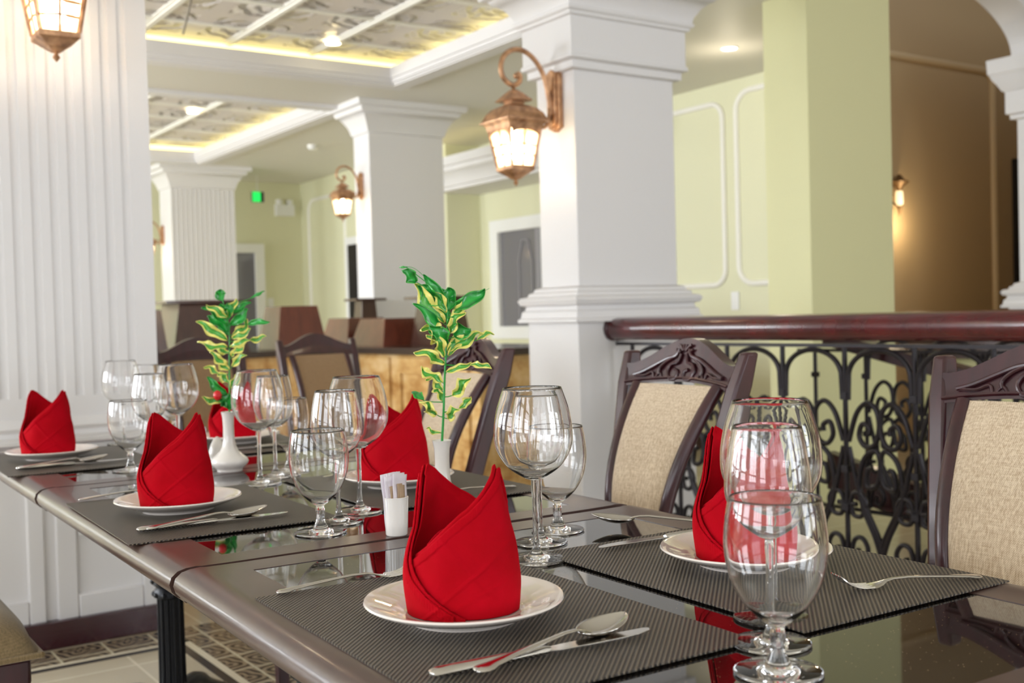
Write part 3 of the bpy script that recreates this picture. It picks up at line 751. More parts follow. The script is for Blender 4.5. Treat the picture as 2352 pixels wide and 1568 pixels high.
def stand(x, y, z, w, d, h, m, label, plate=0):
    t = empty('display_stand', (x, y, z), 0, label, 'display stand')
    MB().frus((-w/2, w/2, -d/2, d/2), 0, (-w*0.37, w*0.37, -d*0.37, d*0.37), h).build('plinth', m, t, smooth=False, bevel=0.003)
    if plate: MB().box(-plate, plate, -plate*0.8, plate*0.8, h, h+0.018).build('top_plate', STANDD, t, smooth=False)
    return t
STANDS = [(3.07,7.15,0.90,0.36,0.36,0.29,STANDW,'tall brown wooden display stand at the right end of the buffet',0),
 (3.70,7.44,0.90,0.38,0.46,0.20,STANDW,'low orange brown display stand at the left end of the long counter',0),
 (3.72,6.93,0.90,0.40,0.50,0.19,STANDW,'low orange brown display stand in the middle of the long counter',0),
 (2.44,7.20,0.90,0.50,0.50,0.32,STANDD,'dark pedestal stand with flat top plate behind the left sprig',0.28),
 (2.0,6.98,0.90,0.26,0.26,0.28,STANDD,'dark brown stand half hidden by the near fluted pillar',0),
 (3.955,7.78,0.90,0.16,0.16,0.33,STANDD,'dark pedestal with flat plate just left of the plain pillar',0.13),
 (3.82,6.42,0.90,0.30,0.30,0.31,STANDD,'dark pedestal with flat plate at the right of the long counter',0.19)]
for a in STANDS: stand(*a)

# ------------------------------------------------------------------ tables
TH = math.radians(-1.9935)
def UV(u, v, z=0.75):
    return (0.99939*u + 0.03479*v, -0.03479*u + 0.99939*v, z)
def make_table(u0, v0, L, label, turn=0.0):
    # local frame: x across, y along; origin at left outer edge, near end
    t = empty('dining_table', UV(u0, v0, 0), TH+math.radians(turn), label, 'table', 'granite topped dining tables in a row')
    Wd = 0.822; g = 0.004
    left = [(0.094,0.70),(0.03,0.70),(0.022,0.702),(0.018,0.708),(0.010,0.712),(0.003,0.720),(0.0,0.730),(0.003,0.740),(0.012,0.7475),(0.024,0.7505),(0.038,0.7515),(0.046,0.7505),(0.094,0.75)]
    mb = MB().prism(left, 'y', g, L-g)
    mb.prism([(Wd-a, z) for a, z in left][::-1], 'y', g, L-g)
    mb.box(0.094, Wd-0.094, g, 0.062, 0.70, 0.75); mb.box(0.094, Wd-0.094, L-0.062, L-g, 0.70, 0.75)
    mb.build('frame', FRAME, t, ang=50)
    MB().box(0.094, Wd-0.094, 0.062, L-0.062, 0.72, 0.7492).build('granite_inset', GRAN, t, smooth=False)
    MB().box(0.12, Wd-0.12, 0.10, L-0.10, 0.66, 0.70).build('underframe', IRON, t, smooth=False)
    lx, ly = Wd/2, L/2
    mb = MB(); T_ = Matrix.Translation((lx, ly, 0))
    mb.lathe([(0.05,0.05),(0.045,0.07),(0.034,0.10),(0.031,0.16),(0.029,0.60),(0.036,0.64),(0.05,0.66)], 28, T_)
    for k_ in range(12):
        a = 2*PI*k_/12
        mb.tube([(lx+0.032*math.cos(a), ly+0.032*math.sin(a), 0.13), (lx+0.029*math.cos(a), ly+0.029*math.sin(a), 0.62)], 0.0048, 6)
    leg = mb.build('pedestal', IRON, t)
    cr = MB().lathe([(0.033,0.36),(0.042,0.365),(0.042,0.38),(0.034,0.39),(0.045,0.40),(0.045,0.42),(0.033,0.43)], 28, T_)
    for k_ in range(10):
        a = 2*PI*k_/10; cr.sphere((lx+0.042*math.cos(a), ly+0.042*math.sin(a), 0.41), 0.010, 10)
        cr.sphere((lx+0.040*math.cos(a+0.3), ly+0.040*math.sin(a+0.3), 0.373), 0.008, 10)
    cr.build('collar', IRON, leg)
    for k_ in range(4):
        R_ = T_ @ Matrix.Rotation(PI/4+k_*PI/2, 4, 'Z')
        MB().tube(smooth_path([(0.03,0,0.09),(0.12,0,0.10),(0.22,0,0.05),(0.29,0,0.018)], 5), [0.022]*8+[0.018]*8, 10, R_).build('foot', IRON, t)
        MB().tube([(0.02,0,0.63),(0.14,0,0.652),(0.26,0,0.655)], 0.012, 6, R_).build('top_arm', IRON, t)
    return t
make_table(0.4145, 0.555, 0.988, 'nearest of the joined dining tables, granite inset framed in brown')
make_table(0.412, 1.545, 0.968, 'middle one of the three joined dining tables, under the plant vases', 0.8)
make_table(0.396, 2.515, 0.968, 'farthest of the joined dining tables, beside the fluted pillar', 0.8)

# ------------------------------------------------------------------ place settings
def at_uv(o, u, v, z, rz): o.location = UV(u, v, z); o.rotation_euler = (0, 0, rz + TH); return o
MZ = 0.7515
def mat_mesh():
    mb = MB(); a, b_ = 0.176, 0.247
    mb.box(-a, a, -b_, b_, 0, 0.0018); return mb
mm = mat_mesh().build('placemat', MATM, smooth=False)
tag(mm, 'dark woven placemat under the nearest plate, at the front table edge', 'placemat', 'dark woven placemats')
at_uv(mm, 0.629, 1.068, MZ, 0)
def put_copy(o, u, v, z, rz, label):
    c = o.copy(); COL.objects.link(c); at_uv(c, u, v, z, rz); c['label'] = label; return c
put_copy(mm, 0.585, 2.006, MZ, 0, 'dark woven placemat at the left edge of the middle table')
put_copy(mm, 0.555, 3.005, MZ, 0, 'dark woven placemat at the far left, beside the fluted pillar')
put_copy(mm, 1.022, 2.02, MZ, 0, 'dark woven placemat on the right side of the middle table')
put_copy(mm, 1.04, 1.058, MZ, 0, 'dark woven placemat on the right side of the nearest table')
put_copy(mm, 1.01, 3.03, MZ, 0, 'dark woven placemat on the right side of the farthest table')

def make_plate():
    t = empty('plate', (0,0,0)); tag(t, '', 'plate', 'round white dinner plates')
    out = [(0.0001,0.0045),(0.058,0.0045),(0.060,0.0),(0.064,0.0),(0.066,0.004),(0.085,0.009),(0.104,0.0165),(0.1105,0.0195),(0.1125,0.0215),(0.1115,0.0235),(0.108,0.0232),(0.100,0.0205),(0.084,0.0148),(0.074,0.0125),(0.069,0.0095),(0.062,0.0080),(0.0001,0.0078)]
    MB().lathe(out, 96).build('dish', PLATE, t, ang=60)
    # embossed crest on the rim
    e = MB()
    for dx in (-0.006, 0.0, 0.006):
        e.tube(smooth_path([(dx, -0.088, 0.0168), (dx+0.0035, -0.092, 0.0182), (dx+0.001, -0.096, 0.0196), (dx-0.002, -0.0925, 0.0184)], 4), 0.0008, 5)
    e.build('embossed_mark', PLATE, t, smooth=True)
    return t
plate = make_plate()
PL = [(0.614,1.083),(0.564,2.038),(0.529,3.068),(1.003,2.023),(1.043,1.08),(1.022,3.073)]
NL = ['nearest white plate, in the front middle of the photo', 'white plate on the left side of the middle table', 'white plate at the far left of the tables',
      'white plate behind the sachet cup, right side of the middle table', 'white plate behind the two front glasses, right side of the nearest table', 'white plate behind the flared white vase on the farthest table']
NN = ['large red napkin folded to two peaks on the nearest plate', 'red folded napkin on the plate left of the flared vase', 'red folded napkin at the far left before the fluted pillar',
      'red folded napkin behind the sachet cup and tall glasses', 'red folded napkin seen through the front glasses at the right', 'red folded napkin behind the flared white vase']
at_uv(plate, *PL[0], MZ+0.0018, 0.9); plate['label'] = NL[0]
for p, l in list(zip(PL, NL))[1:]:
    o = dup(plate, (0,0,0), 0, l); at_uv(o, *p, MZ+0.0018, 0.9 if p[0] < 0.8 else -0.5)

def napkin_mesh():
    mb = MB()
    def lerp_tab(tab, x):
        for (x0, y0), (x1, y1) in zip(tab[:-1], tab[1:]):
            if x <= x1:
                f = (x-x0)/(x1-x0) if x1 > x0 else 0; return y0+(y1-y0)*f
        return tab[-1][1]
    def pos(deg, z, off, H):
        a = math.radians(deg); k_ = z/0.165
        A = 0.0582 - 0.019*k_**1.7 + off; B = 0.044 - 0.010*k_ + off
        c, s_ = math.cos(a), math.sin(a)
        # sharper folds at left and right
        x = A*math.copysign(abs(c)**0.86, c); y = B*math.copysign(abs(s_)**1.12, s_)
        wv = 0.0011*math.sin(deg/17.0+z*60)*(0.4+k_) + 0.0007*math.sin(deg/6.3)*k_
        bul = 0.004*math.sin(min(1, z/0.1)*PI)
        rr = 1 + (wv+bul)/0.05
        lean = 0.012*max(0, k_-0.35)**1.5
        X0, Y0 = x*rr + 0.001*k_, y*rr + lean
        if s_ < 0.15:      # pressed creases across the front
            xn = x/0.058
            cr = 0
            for sl_, b0, am, wd in ((0.052, 0.040, 0.0016, 0.0022), (-0.075, 0.062, 0.0013, 0.0030), (0.030, 0.018, 0.0009, 0.0025)):
                dd = (z-(b0+sl_*xn))/wd; cr += am*math.exp(-dd*dd)
            soft = 0.0016*math.sin(xn*3.1+z*70+0.6)*math.sin(z*38+1.0)
            Y0 -= cr + soft
        return (X0, Y0, z)
    def layer(a0, a1, tab, off, nu, nv, low=0.0, hem=True, curl=0.0):
        def fn(u, v):
            deg = a0+(a1-a0)*u; top = lerp_tab(tab, deg); bot = low
            # concentrate rows near the top for the hem
            vv = v
            z = bot+(top-bot)*vv
            d = (top-z)
            h = 0.0013 if (hem and 0.0 < d < 0.0115) else 0
            if hem and d < 0.0010: h = 0.0004
            if h > 0.001: h += 0.00035*math.sin(deg*2.1)
            z_ = z
            o = off + h + curl*max(0, 1-d/0.02)
            return pos(deg, max(z_, 0.0), o, top)
        mb.grid(fn, nu, nv)
    # angles: 0 right, 90 back, 180 left, 270 front, 360 right
    back = []
    for i in range(0, 62):
        d_ = 182*i/61; f = (math.cos(math.radians(min(d_, 180)))+1)/2      # 1 right, 0 left
        h = 0.172 - 0.078*f
        if d_ < 24: h = h + (0.165-h)*(1-d_/24)**0.75
        back.append((d_, h))
    layer(0, 182, back, 0.0, 130, 60)
    def front(lo, hi, a0_, a1_):
        out = []
        for i in range(60):
            d_ = a0_+(a1_-a0_)*i/59; f = (math.cos(math.radians(d_))+1)/2
            out.append((d_, lo+(hi-lo)*f**0.93))
        return out
    layer(180, 360, front(0.060, 0.166, 180, 360), 0.0006, 150, 70)
    layer(184, 356, front(0.067, 0.170, 184, 356), -0.0032, 110, 50)
    tabB = [(120,0.138),(150,0.160),(168,0.171),(176,0.162),(183,0.135),(190,0.100),(198,0.074),(212,0.054),(230,0.036),(248,0.020),(268,0.004),(272,0.002)]
    layer(122, 270, tabB, 0.0042, 150, 60)
    layer(160, 262, [(160,0.150),(168,0.163),(176,0.150),(184,0.122),(192,0.088),(200,0.064),(215,0.045),(235,0.028),(255,0.012),(262,0.006)], 0.0072, 110, 50)
    # small inner fold standing inside
    def inner(u, v):
        x = -0.040+0.05*u; return (x, -0.020+0.012*math.sin(PI*u), 0.004+(0.078+0.016*math.sin(PI*min(1, u*1.2)))*v)
    mb.grid(inner, 16, 10)
    # closed base so it sits
    mb.grid(lambda u, v: pos(360*u, 0.0, -0.002-0.04*v*0.98, 0)[:2] + (0.0008,), 48, 3)
    return mb
nap = napkin_mesh().build('folded_napkin', RED, solid=0.0018, ang=70)
tag(nap, NN[0], 'napkin', 'red folded napkins')
NZ = MZ+0.0018+0.0088
for i, p in enumerate(PL):
    o = nap if i == 0 else nap.copy()
    if i: COL.objects.link(o)
    du, dv = [(0.0,-0.004),(0,0),(-0.006,0.0),(-0.005,0),(0.002,-0.005),(-0.01,0)][i]
    o.location = UV(p[0]+du, p[1]+dv, NZ); o.rotation_euler = (0, 0, math.radians([-33,-30,-27,-33,-50,-30][i]))
    s = [1.0,1.03,1.03,1.08,1.06,1.0][i]; o.scale = (s, s, s*0.95 if i != 4 else 1.0); o['label'] = NN[i]

# cutlery -----------------------------------------------------------
def ribbon(mb, st, n=5, M=None):
    """st: list (x, halfwidth, z centre, thickness); builds a closed lens-like bar"""
    seg = 10; vs = []; fs = []
    for x, w, z, th in st:
        for k_ in range(seg):
            a = 2*PI*k_/seg; vs.append((x, w*math.cos(a), z+th/2*math.sin(a)))
    m_ = len(st)
    for i in range(m_-1):
        for k_ in range(seg): fs.append((i*seg+k_, i*seg+(k_+1)%seg, (i+1)*seg+(k_+1)%seg, (i+1)*seg+k_))
    fs.append(tuple(range(seg))[::-1]); fs.append(tuple(range((m_-1)*seg, m_*seg)))
    mb.add(vs, fs, M); return mb
HAND = [(0.0,0.002,0.0025,0.002),(0.002,0.007,0.003,0.003),(0.006,0.0098,0.0033,0.004),(0.013,0.0098,0.0036,0.004),(0.02,0.0072,0.0045,0.0036),(0.045,0.0055,0.0065,0.0034),(0.075,0.0040,0.0085,0.0032)]
def make_fork():
    t = empty('fork', (0,0,0)); tag(t, '', 'fork', 'steel forks')
    ribbon(MB(), HAND+[(0.10,0.0030,0.0098,0.0032),(0.120,0.0030,0.0092,0.003),(0.13,0.0045,0.0072,0.0026),(0.137,0.0095,0.0050,0.0020),(0.145,0.0122,0.0032,0.0018),(0.152,0.0128,0.0026,0.0016)]).build('handle', STEEL, t)
    mb = MB()
    for y in (-0.0102, -0.0034, 0.0034, 0.0102):
        mb.tube(smooth_path([(0.149, y, 0.0028), (0.165, y, 0.0034), (0.18, y*0.97, 0.0085), (0.194, y*0.95, 0.0195)], 4), [0.0017]*9+[0.0014]*3+[0.0009], 6, flat=1.0)
    mb.build('tines', STEEL, t)
    return t
def make_spoon():
    t = empty('spoon', (0,0,0)); tag(t, '', 'spoon', 'steel spoons')
    ribbon(MB(), HAND+[(0.11,0.0032,0.0110,0.0032),(0.125,0.0035,0.0105,0.003),(0.135,0.0055,0.0085,0.0026),(0.140,0.0090,0.0065,0.002)]).build('handle', STEEL, t)
    def fn(u, v):
        L = 0.066; x = 0.133+L*v
        w = 0.0208*(max(0.0, math.sin(PI*min(1, v**0.85)))**0.62)
        s_ = (u-0.5)*2; y = w*s_
        depth = 0.0085*(math.sin(PI*min(1, v**0.9))**0.8)
        rim = 0.0065+0.006*v**1.5
        return (x, y, rim - depth*(1-s_*s_) )
    MB().grid(fn, 18, 26).build('bowl', STEEL, t, solid=0.0014, ang=80)
    return t
def make_knife():
    t = empty('knife', (0,0,0)); tag(t, '', 'knife', 'steel table knives')
    ribbon(MB(), [(0.0,0.003,0.0045,0.004),(0.002,0.008,0.0045,0.006),(0.008,0.0092,0.0048,0.008),(0.03,0.0082,0.0048,0.009),(0.08,0.0068,0.0048,0.009),(0.118,0.0058,0.0048,0.0085),(0.124,0.0045,0.0048,0.006)]).build('handle', STEEL, t)
    poly = [(0.122,-0.0055),(0.13,-0.0085),(0.17,-0.0100),(0.20,-0.0098),(0.222,-0.0080),(0.237,-0.0035),(0.241,0.003),(0.236,0.0062),(0.20,0.0072),(0.14,0.0070),(0.122,0.0055)]
    MB().prism(poly, 'z', 0.0040, 0.0056).build('blade', STEEL, t, bevel=0.0004)
    return t
fork, spoon, knife = make_fork(), make_spoon(), make_knife()
CZt = MZ+0.0018
def place(src, first, u, v, deg, label, dz=0.0, sc=None):
    o = src if first else dup(src, (0,0,0), 0, label)
    at_uv(o, u, v, CZt+dz, math.radians(deg)); o['label'] = label
    if sc: o.scale = (sc,)*3
    return o
place(fork, True, 0.479, 1.313, -1.6, 'fork on the nearest placemat, its tines behind the big red napkin', sc=1.0)
place(knife, True, 0.480, 0.916, -3.0, 'knife partly under the spoon on the nearest placemat', sc=1.06)
place(spoon, True, 0.512, 0.884, 12.0, 'spoon with bowl up resting across the knife, nearest placemat', 0.006, sc=1.08)
place(fork, False, 0.435, 2.266, -3, 'fork at the left of the plate on the left side of the middle table')
place(knife, False, 0.443, 1.852, -3, 'knife crossed by a spoon on the left side of the middle table', sc=1.06)
place(spoon, False, 0.452, 1.825, 8, 'spoon lying across a knife on the left side of the middle table', 0.006, sc=1.08)
place(fork, False, 0.41, 3.26, -3, 'fork on the far left placemat')
place(knife, False, 0.412, 2.865, -3, 'knife on the far left placemat beside the spoon', sc=1.06)
place(spoon, False, 0.412, 2.83, 10, 'spoon across the knife on the far left placemat', 0.006, sc=1.08)
place(spoon, False, 1.175, 1.262, 130, 'spoon pointing left on the right hand placemat of the nearest table', 0.006, sc=1.04)
place(knife, False, 1.185, 1.256, 178.6, 'knife behind the right hand plate of the nearest table', sc=1.04)
place(fork, False, 1.200, 0.838, 160, 'fork with raised tines on the right hand placemat of the nearest table', sc=1.0)
place(knife, False, 1.16, 2.205, 178, 'knife on the right side of the middle table', sc=1.0)
place(spoon, False, 1.16, 2.232, 183, 'spoon on the right side of the middle table', 0.0)
place(fork, False, 1.16, 1.83, 178, 'fork on the right side of the middle table')
place(knife, False, 1.13, 2.86, 178, 'knife behind the flared vase on the farthest table')

# glasses -----------------------------------------------------------
def glass_thing(name, cat, grp, bowl, stem_r, foot_r, rim_t=0.0009):
    """bowl: list (r,z) of the outer bowl from the stem top to the rim"""
    t = empty(name, (0,0,0)); tag(t, '', cat, grp)
    zb = bowl[0][1]; pts = smooth_path([(r, 0, z) for r, z in bowl], 7)
    outer = [(p.x, p.z) for p in pts]
    H = outer[-1][1]
    inner = []
    z0 = zb + 0.007
    for i, (r, z) in enumerate(outer):
        th = 0.0012 + 0.0035*max(0, 1-(z-zb)/0.02)
        if z > z0 and r-th > 0.001: inner.append((r-th, max(z, z0)))
    inner[-1] = (outer[-1][0]-rim_t, H)
    inner = [(0.0002, z0)] + inner
    foot = [(0.0002,0.0012),(foot_r*0.5,0.001),(foot_r*0.97,0.0),(foot_r,0.001),(foot_r,0.0022),(foot_r*0.96,0.0030),(foot_r*0.6,0.0042),(foot_r*0.3,0.0070),(stem_r*1.8,0.0115),(stem_r*1.15,0.020),(stem_r,0.032),(stem_r,zb-0.022),(stem_r*1.2,zb-0.010)]
    rim = [(outer[-1][0]-rim_t*0.4, H+0.0005)]
    prof = foot + outer + rim + inner[::-1]
    MB().lathe(prof, 56).build('glass', GLASS, t, ang=70)
    return t
def one_glass(name, cat, grp, bowl, stem_r, foot_r):
    t = glass_thing(name, cat, grp, bowl, stem_r, foot_r)
    ch = t.children[0] if t.children else kids(t)[0]
    ch.parent = None; ch.name = name; tag(ch, '', cat, grp); bpy.data.objects.remove(t); return ch
goblet = one_glass('water_goblet', 'glass', 'short water goblets', [(0.0065,0.046),(0.016,0.053),(0.031,0.069),(0.043,0.093),(0.0478,0.122),(0.0462,0.150),(0.0425,0.172)], 0.0062, 0.0415)
wine = one_glass('wine_glass', 'glass', 'white wine glasses', [(0.0045,0.112),(0.013,0.116),(0.031,0.130),(0.0415,0.152),(0.0433,0.172),(0.040,0.20),(0.034,0.232)], 0.0040, 0.0405)
bigw = one_glass('wine_glass', 'glass', 'large red wine glasses', [(0.0048,0.116),(0.015,0.120),(0.037,0.136),(0.0515,0.160),(0.0548,0.184),(0.0512,0.215),(0.0408,0.250)], 0.0042, 0.0445)
GL = [
 (goblet, 0.755,0.742, 'water goblet closest to the camera'),
 (wine, 0.815,0.810, 'wine glass directly behind the closest goblet'),
 (bigw, 0.887,0.876, 'large wine glass behind the closest two glasses at the right'),
 (bigw, 0.846,1.285, 'large wine glass just right of the big front napkin'),
 (wine, 0.914,1.376, 'wine glass inside the outline of the large glass right of the front napkin'),
 (goblet, 0.987,1.436, 'water goblet to the right of the large glass beside the front napkin'),
 (goblet, 0.686,1.668, 'water goblet left of the sachet cup'),
 (wine, 0.747,1.735, 'wine glass between the goblet and the large glass left of the sachet cup'),
 (bigw, 0.820,1.810, 'large wine glass before the red napkin behind the sachet cup'),
 (bigw, 0.798,2.261, 'large wine glass just right of the flared white vase'),
 (wine, 0.860,2.337, 'wine glass behind the large glass right of the flared vase'),
 (goblet, 0.921,2.412, 'water goblet third in line right of the flared vase'),
 (goblet, 0.634,2.684, 'water goblet at the far left, just above the second napkin'),
 (wine, 0.700,2.750, 'wine glass next to the far left goblet'),
 (bigw, 0.788,2.828, 'large wine glass at the far left before the brown chair back'),
 (bigw, 0.765,3.315, 'large wine glass leftmost of all, against the fluted pillar'),
 (wine, 0.855,3.385, 'wine glass farthest back, against the edge of the fluted pillar'),
 (goblet, 0.945,3.43, 'water goblet seen inside a large glass at the far left'),
]
used = set()
for src, u, v, lb in GL:
    o = src if id(src) not in used else src.copy()
    if id(src) in used: COL.objects.link(o)
    used.add(id(src)); at_uv(o, u, v, 0.7500 if not ((0.45<u<0.80 and 0.82<v<1.315)) else 0.7535, random.uniform(0, 6)); o['label'] = lb
    if v < 0.9: o.scale = (1, 1, 0.955)

# vases, sprigs, shaker, sachets --------------------------------------
def make_vase():
    t = empty('bud_vase', (0,0,0)); tag(t, '', 'vase', 'white porcelain bud vases')
    prof = [(0.0001,0.004),(0.024,0.004),(0.026,0.0),(0.029,0.0),(0.029,0.004),(0.034,0.008),(0.0415,0.016),(0.043,0.022),(0.040,0.029),(0.030,0.037),(0.0205,0.046),(0.0155,0.058),(0.0128,0.075),(0.0122,0.10),(0.0130,0.122),(0.0155,0.1335),(0.0162,0.135),(0.0150,0.1355),(0.0125,0.133),(0.0100,0.12),(0.0095,0.07),(0.0001,0.068)]
    MB().lathe(prof, 48).build('body', PORC, t, ang=60)
    return t
vase = make_vase(); ch = kids(vase)[0]; ch.parent = None; ch.name = 'bud_vase'; tag(ch, '', 'vase', 'white porcelain bud vases'); bpy.data.objects.remove(vase); vase = ch
at_uv(vase, 0.886, 1.623, 0.75, 0); vase['label'] = 'white bud vase mostly hidden behind the front napkin, holding the taller sprig'
v2 = vase.copy(); COL.objects.link(v2); at_uv(v2, 0.815, 2.512, 0.75, 0); v2['label'] = 'white bud vase with bulbous foot holding the left sprig'

RT = Vector((0.8250, -0.5651, 0)); FW = Vector((0.5651, 0.8250, 0)); UPV = Vector((0, 0, 1))
def sprig(name, base, ppm, origin, stem, leaves, label, extra=None):
    """stem and leaves are drawn in a plane facing the room, each leaf with its own depth and curl"""
    t = empty(name, base, 0, label, 'plant')
    def P(x, y, d=0.0):
        X_ = (x-origin[0])/2.94/ppm; Z_ = -(y-origin[1])/2.94/ppm
        X_ += -0.027*Z_      # photographed lean of the horizon
        return RT*X_ + UPV*Z_ + FW*d
    MBs = MB()
    sp = smooth_path([P(x, y) for x, y in stem], 6); n = len(sp)
    low = [sp[0] + Vector((0,0,-0.045))]
    MBs.tube(low + sp, [0.0022]+[0.0022-0.0012*i/n for i in range(n)], 8)
    G = {'g': MB(), 'v': MB()}
    for i, (bx_, by_, tx, ty, w, kd) in enumerate(leaves):
        dep = random.uniform(-0.03, 0.03); dep2 = dep*0.4
        # attach point on the stem
        k0 = min(range(len(stem)), key=lambda q: abs(stem[q][1]-(by_+20)))
        B = P(bx_, by_, dep2*0.5); T_ = P(tx, ty, dep)
        ax_ = T_-B; L = ax_.length; d = ax_.normalized()
        # nearest stem point
        q = min(sp, key=lambda s_: (s_-B).length + (0.5 if s_.z > B.z+0.002 else 0))
        if (q-B).length > 0.002: MBs.tube([q, (q+B)/2+Vector((0,0,-0.001)), B, B+ax_*0.15], [0.0010,0.0009,0.0008,0.0006], 5)
        nrm = (-FW + UPV*random.uniform(0.0, 0.6) + RT*random.uniform(-0.4, 0.4)); sd = d.cross(nrm).normalized(); nn = sd.cross(d).normalized()
        hw = w/2.94/ppm/2*1.3; ph = random.uniform(0, 6.28); tw = random.uniform(-0.7, 0.7); wavy = random.uniform(0.7, 1.4)*(1.7 if kd == 'v' else 0.8)
        bend = random.uniform(-0.10, 0.10)*L
        def fn(u, v):
            s_ = (u-0.5)*2
            prof = (math.sin(PI*min(1, v**0.95*0.985+0.012)))**0.75*(1+0.10*wavy*math.sin(v*13+ph))
            wd = hw*prof
            a = tw*(v-0.2)
            side = sd*math.cos(a)+nn*math.sin(a); nr = nn*math.cos(a)-sd*math.sin(a)
            c_ = B + ax_*v + sd*(bend*math.sin(PI*v)+hw*0.30*wavy*math.sin(v*9+ph)*v) - nn*(-0.10*L*math.sin(PI*v))
            return c_ + side*(wd*s_) + nr*(hw*0.45*s_*s_ + hw*0.38*wavy*abs(s_)*math.sin(v*11+ph+s_*1.2)*prof)
        G[kd].grid(fn, 8, 18)
    MBs.build('stem', STEM, t)
    if G['g'].v: G['g'].build('green_leaves', LEAFG, t, solid=0.0004, ang=80)
    if G['v'].v: G['v'].build('variegated_leaves', LEAFV, t, solid=0.0004, ang=80)
    return t, P
ST1 = [(1830,1285),(1850,1100),(1868,900),(1880,780),(1900,600),(1915,430),(1925,330)]
LV1 = [(1885,500,1700,228,78,'v'),(1712,215,1632,132,66,'g'),(1880,370,1740,228,92,'g'),(1900,330,1762,168,46,'g'),(1900,430,1835,280,60,'v'),
 (1922,420,1928,262,92,'g'),(1905,400,1880,270,60,'g'),(1942,400,2172,280,78,'g'),(1930,480,2110,338,52,'v'),(1870,590,1688,360,58,'g'),(1930,560,2030,415,56,'v'),(1955,590,2062,530,88,'g'),
 (1885,610,1735,522,90,'v'),(1905,720,2150,590,74,'v'),(2100,620,2212,580,34,'v'),(1900,690,2060,600,62,'v'),(1875,765,1690,668,56,'v'),(1875,720,1785,560,56,'v'),(1885,830,2060,768,40,'v'),
 (2050,785,2195,812,34,'v'),(1855,900,1705,800,58,'v'),(1850,960,1750,870,52,'v'),(1848,1030,1805,930,52,'v'),(1800,1110,1720,1000,54,'v'),(1720,1020,1640,970,50,'g'),(1920,985,2035,850,62,'v'),
 (1885,1140,1965,1060,56,'v'),(1955,1080,2028,1000,44,'v'),(1825,1240,1728,1205,28,'v'),(1660,118,1602,112,16,'g'),(1912,500,1860,380,60,'g'),(1925,520,1990,450,60,'g'),(1895,640,1800,500,84,'g')]
x_, y_, z_ = UV(0.886, 1.623, 0.75+0.135)
t1, P_ = sprig('leafy_sprig', (x_, y_, z_), 1385, (1826, 1290), ST1, LV1, 'tall leafy sprig with yellow edged leaves in the vase behind the front napkin')
MB().tube(smooth_path([P_(1630,110), P_(1700,120), P_(1770,180), P_(1860,300)], 6), 0.0004, 4).tube([P_(2150,300), P_(2205,272)], 0.0003, 4).build('tendril', STEM, t1)
ST2 = [(375,1045),(385,900),(395,700),(405,560),(400,430),(375,310)]
LV2 = [(375,315,345,240,56,'g'),(400,420,292,325,42,'v'),(410,420,470,298,42,'v'),(420,400,552,325,44,'g'),(420,470,545,372,52,'g'),(400,490,228,350,48,'g'),(395,570,205,445,54,'v'),
 (400,540,340,450,64,'g'),(420,540,522,450,44,'v'),(430,560,570,508,42,'v'),(540,470,702,458,34,'g'),(390,620,208,590,46,'v'),(400,660,305,600,44,'v'),(412,620,560,570,38,'v'),(540,575,655,550,34,'v'),
 (420,680,540,608,48,'v'),(385,730,285,645,44,'v'),(390,770,310,690,50,'v'),(420,745,535,665,44,'v'),(380,860,310,790,44,'v'),(320,800,230,740,34,'v'),(372,930,245,812,44,'g'),(350,970,212,950,40,'v'),
 (380,1010,320,930,66,'g'),(392,890,440,800,32,'v'),(400,430,360,330,60,'g'),(410,430,430,325,60,'g'),(395,520,250,420,56,'g'),(380,1030,400,920,40,'g'),(560,300,650,255,20,'g')]
x_, y_, z_ = UV(0.815, 2.512, 0.75+0.135)
t2_, P2 = sprig('leafy_sprig', (x_, y_, z_), 985, (365, 1050), ST2, LV2, 'shorter bushy leafy sprig with yellow edges in the left vase')
q = P2(318, 935, -0.02)
MB().sphere((q.x, q.y, q.z), 0.0095, 12, sz=1.25).build('berry', BERRY, t2_)

def make_cup():
    t = empty('sachet_cup', (0,0,0)); 
    MB().lathe([(0.0001,0.0),(0.016,0.0),(0.0172,0.002),(0.0180,0.02),(0.0195,0.056),(0.0200,0.060),(0.0188,0.0605),(0.0178,0.056),(0.0168,0.004),(0.0001,0.004)], 40).build('cup', PORC, t, ang=60)
    o = kids(t)[0]; o.parent = None; bpy.data.objects.remove(t); o.name = 'sachet_cup'; return o
cup = make_cup(); tag(cup, 'white porcelain cup of sugar sachets left of the front napkin', 'cup', 'porcelain sachet cups'); at_uv(cup, 0.773, 1.571, 0.75, 0)
cup2 = cup.copy(); COL.objects.link(cup2); at_uv(cup2, 0.762, 2.585, 0.75, 0); cup2['label'] = 'white porcelain sachet cup beside the shaker behind the second napkin'
def sachet_mb():
    return MB().grid(lambda u, v: ((u-0.5)*0.026, 0.0012*math.sin(u*PI)*math.sin(v*PI)+0.0012*math.sin(v*9), 0.008+v*0.088), 6, 10)
sac = None
ORD = ['first', 'second', 'third', 'fourth', 'fifth', 'sixth', 'seventh', 'eighth']
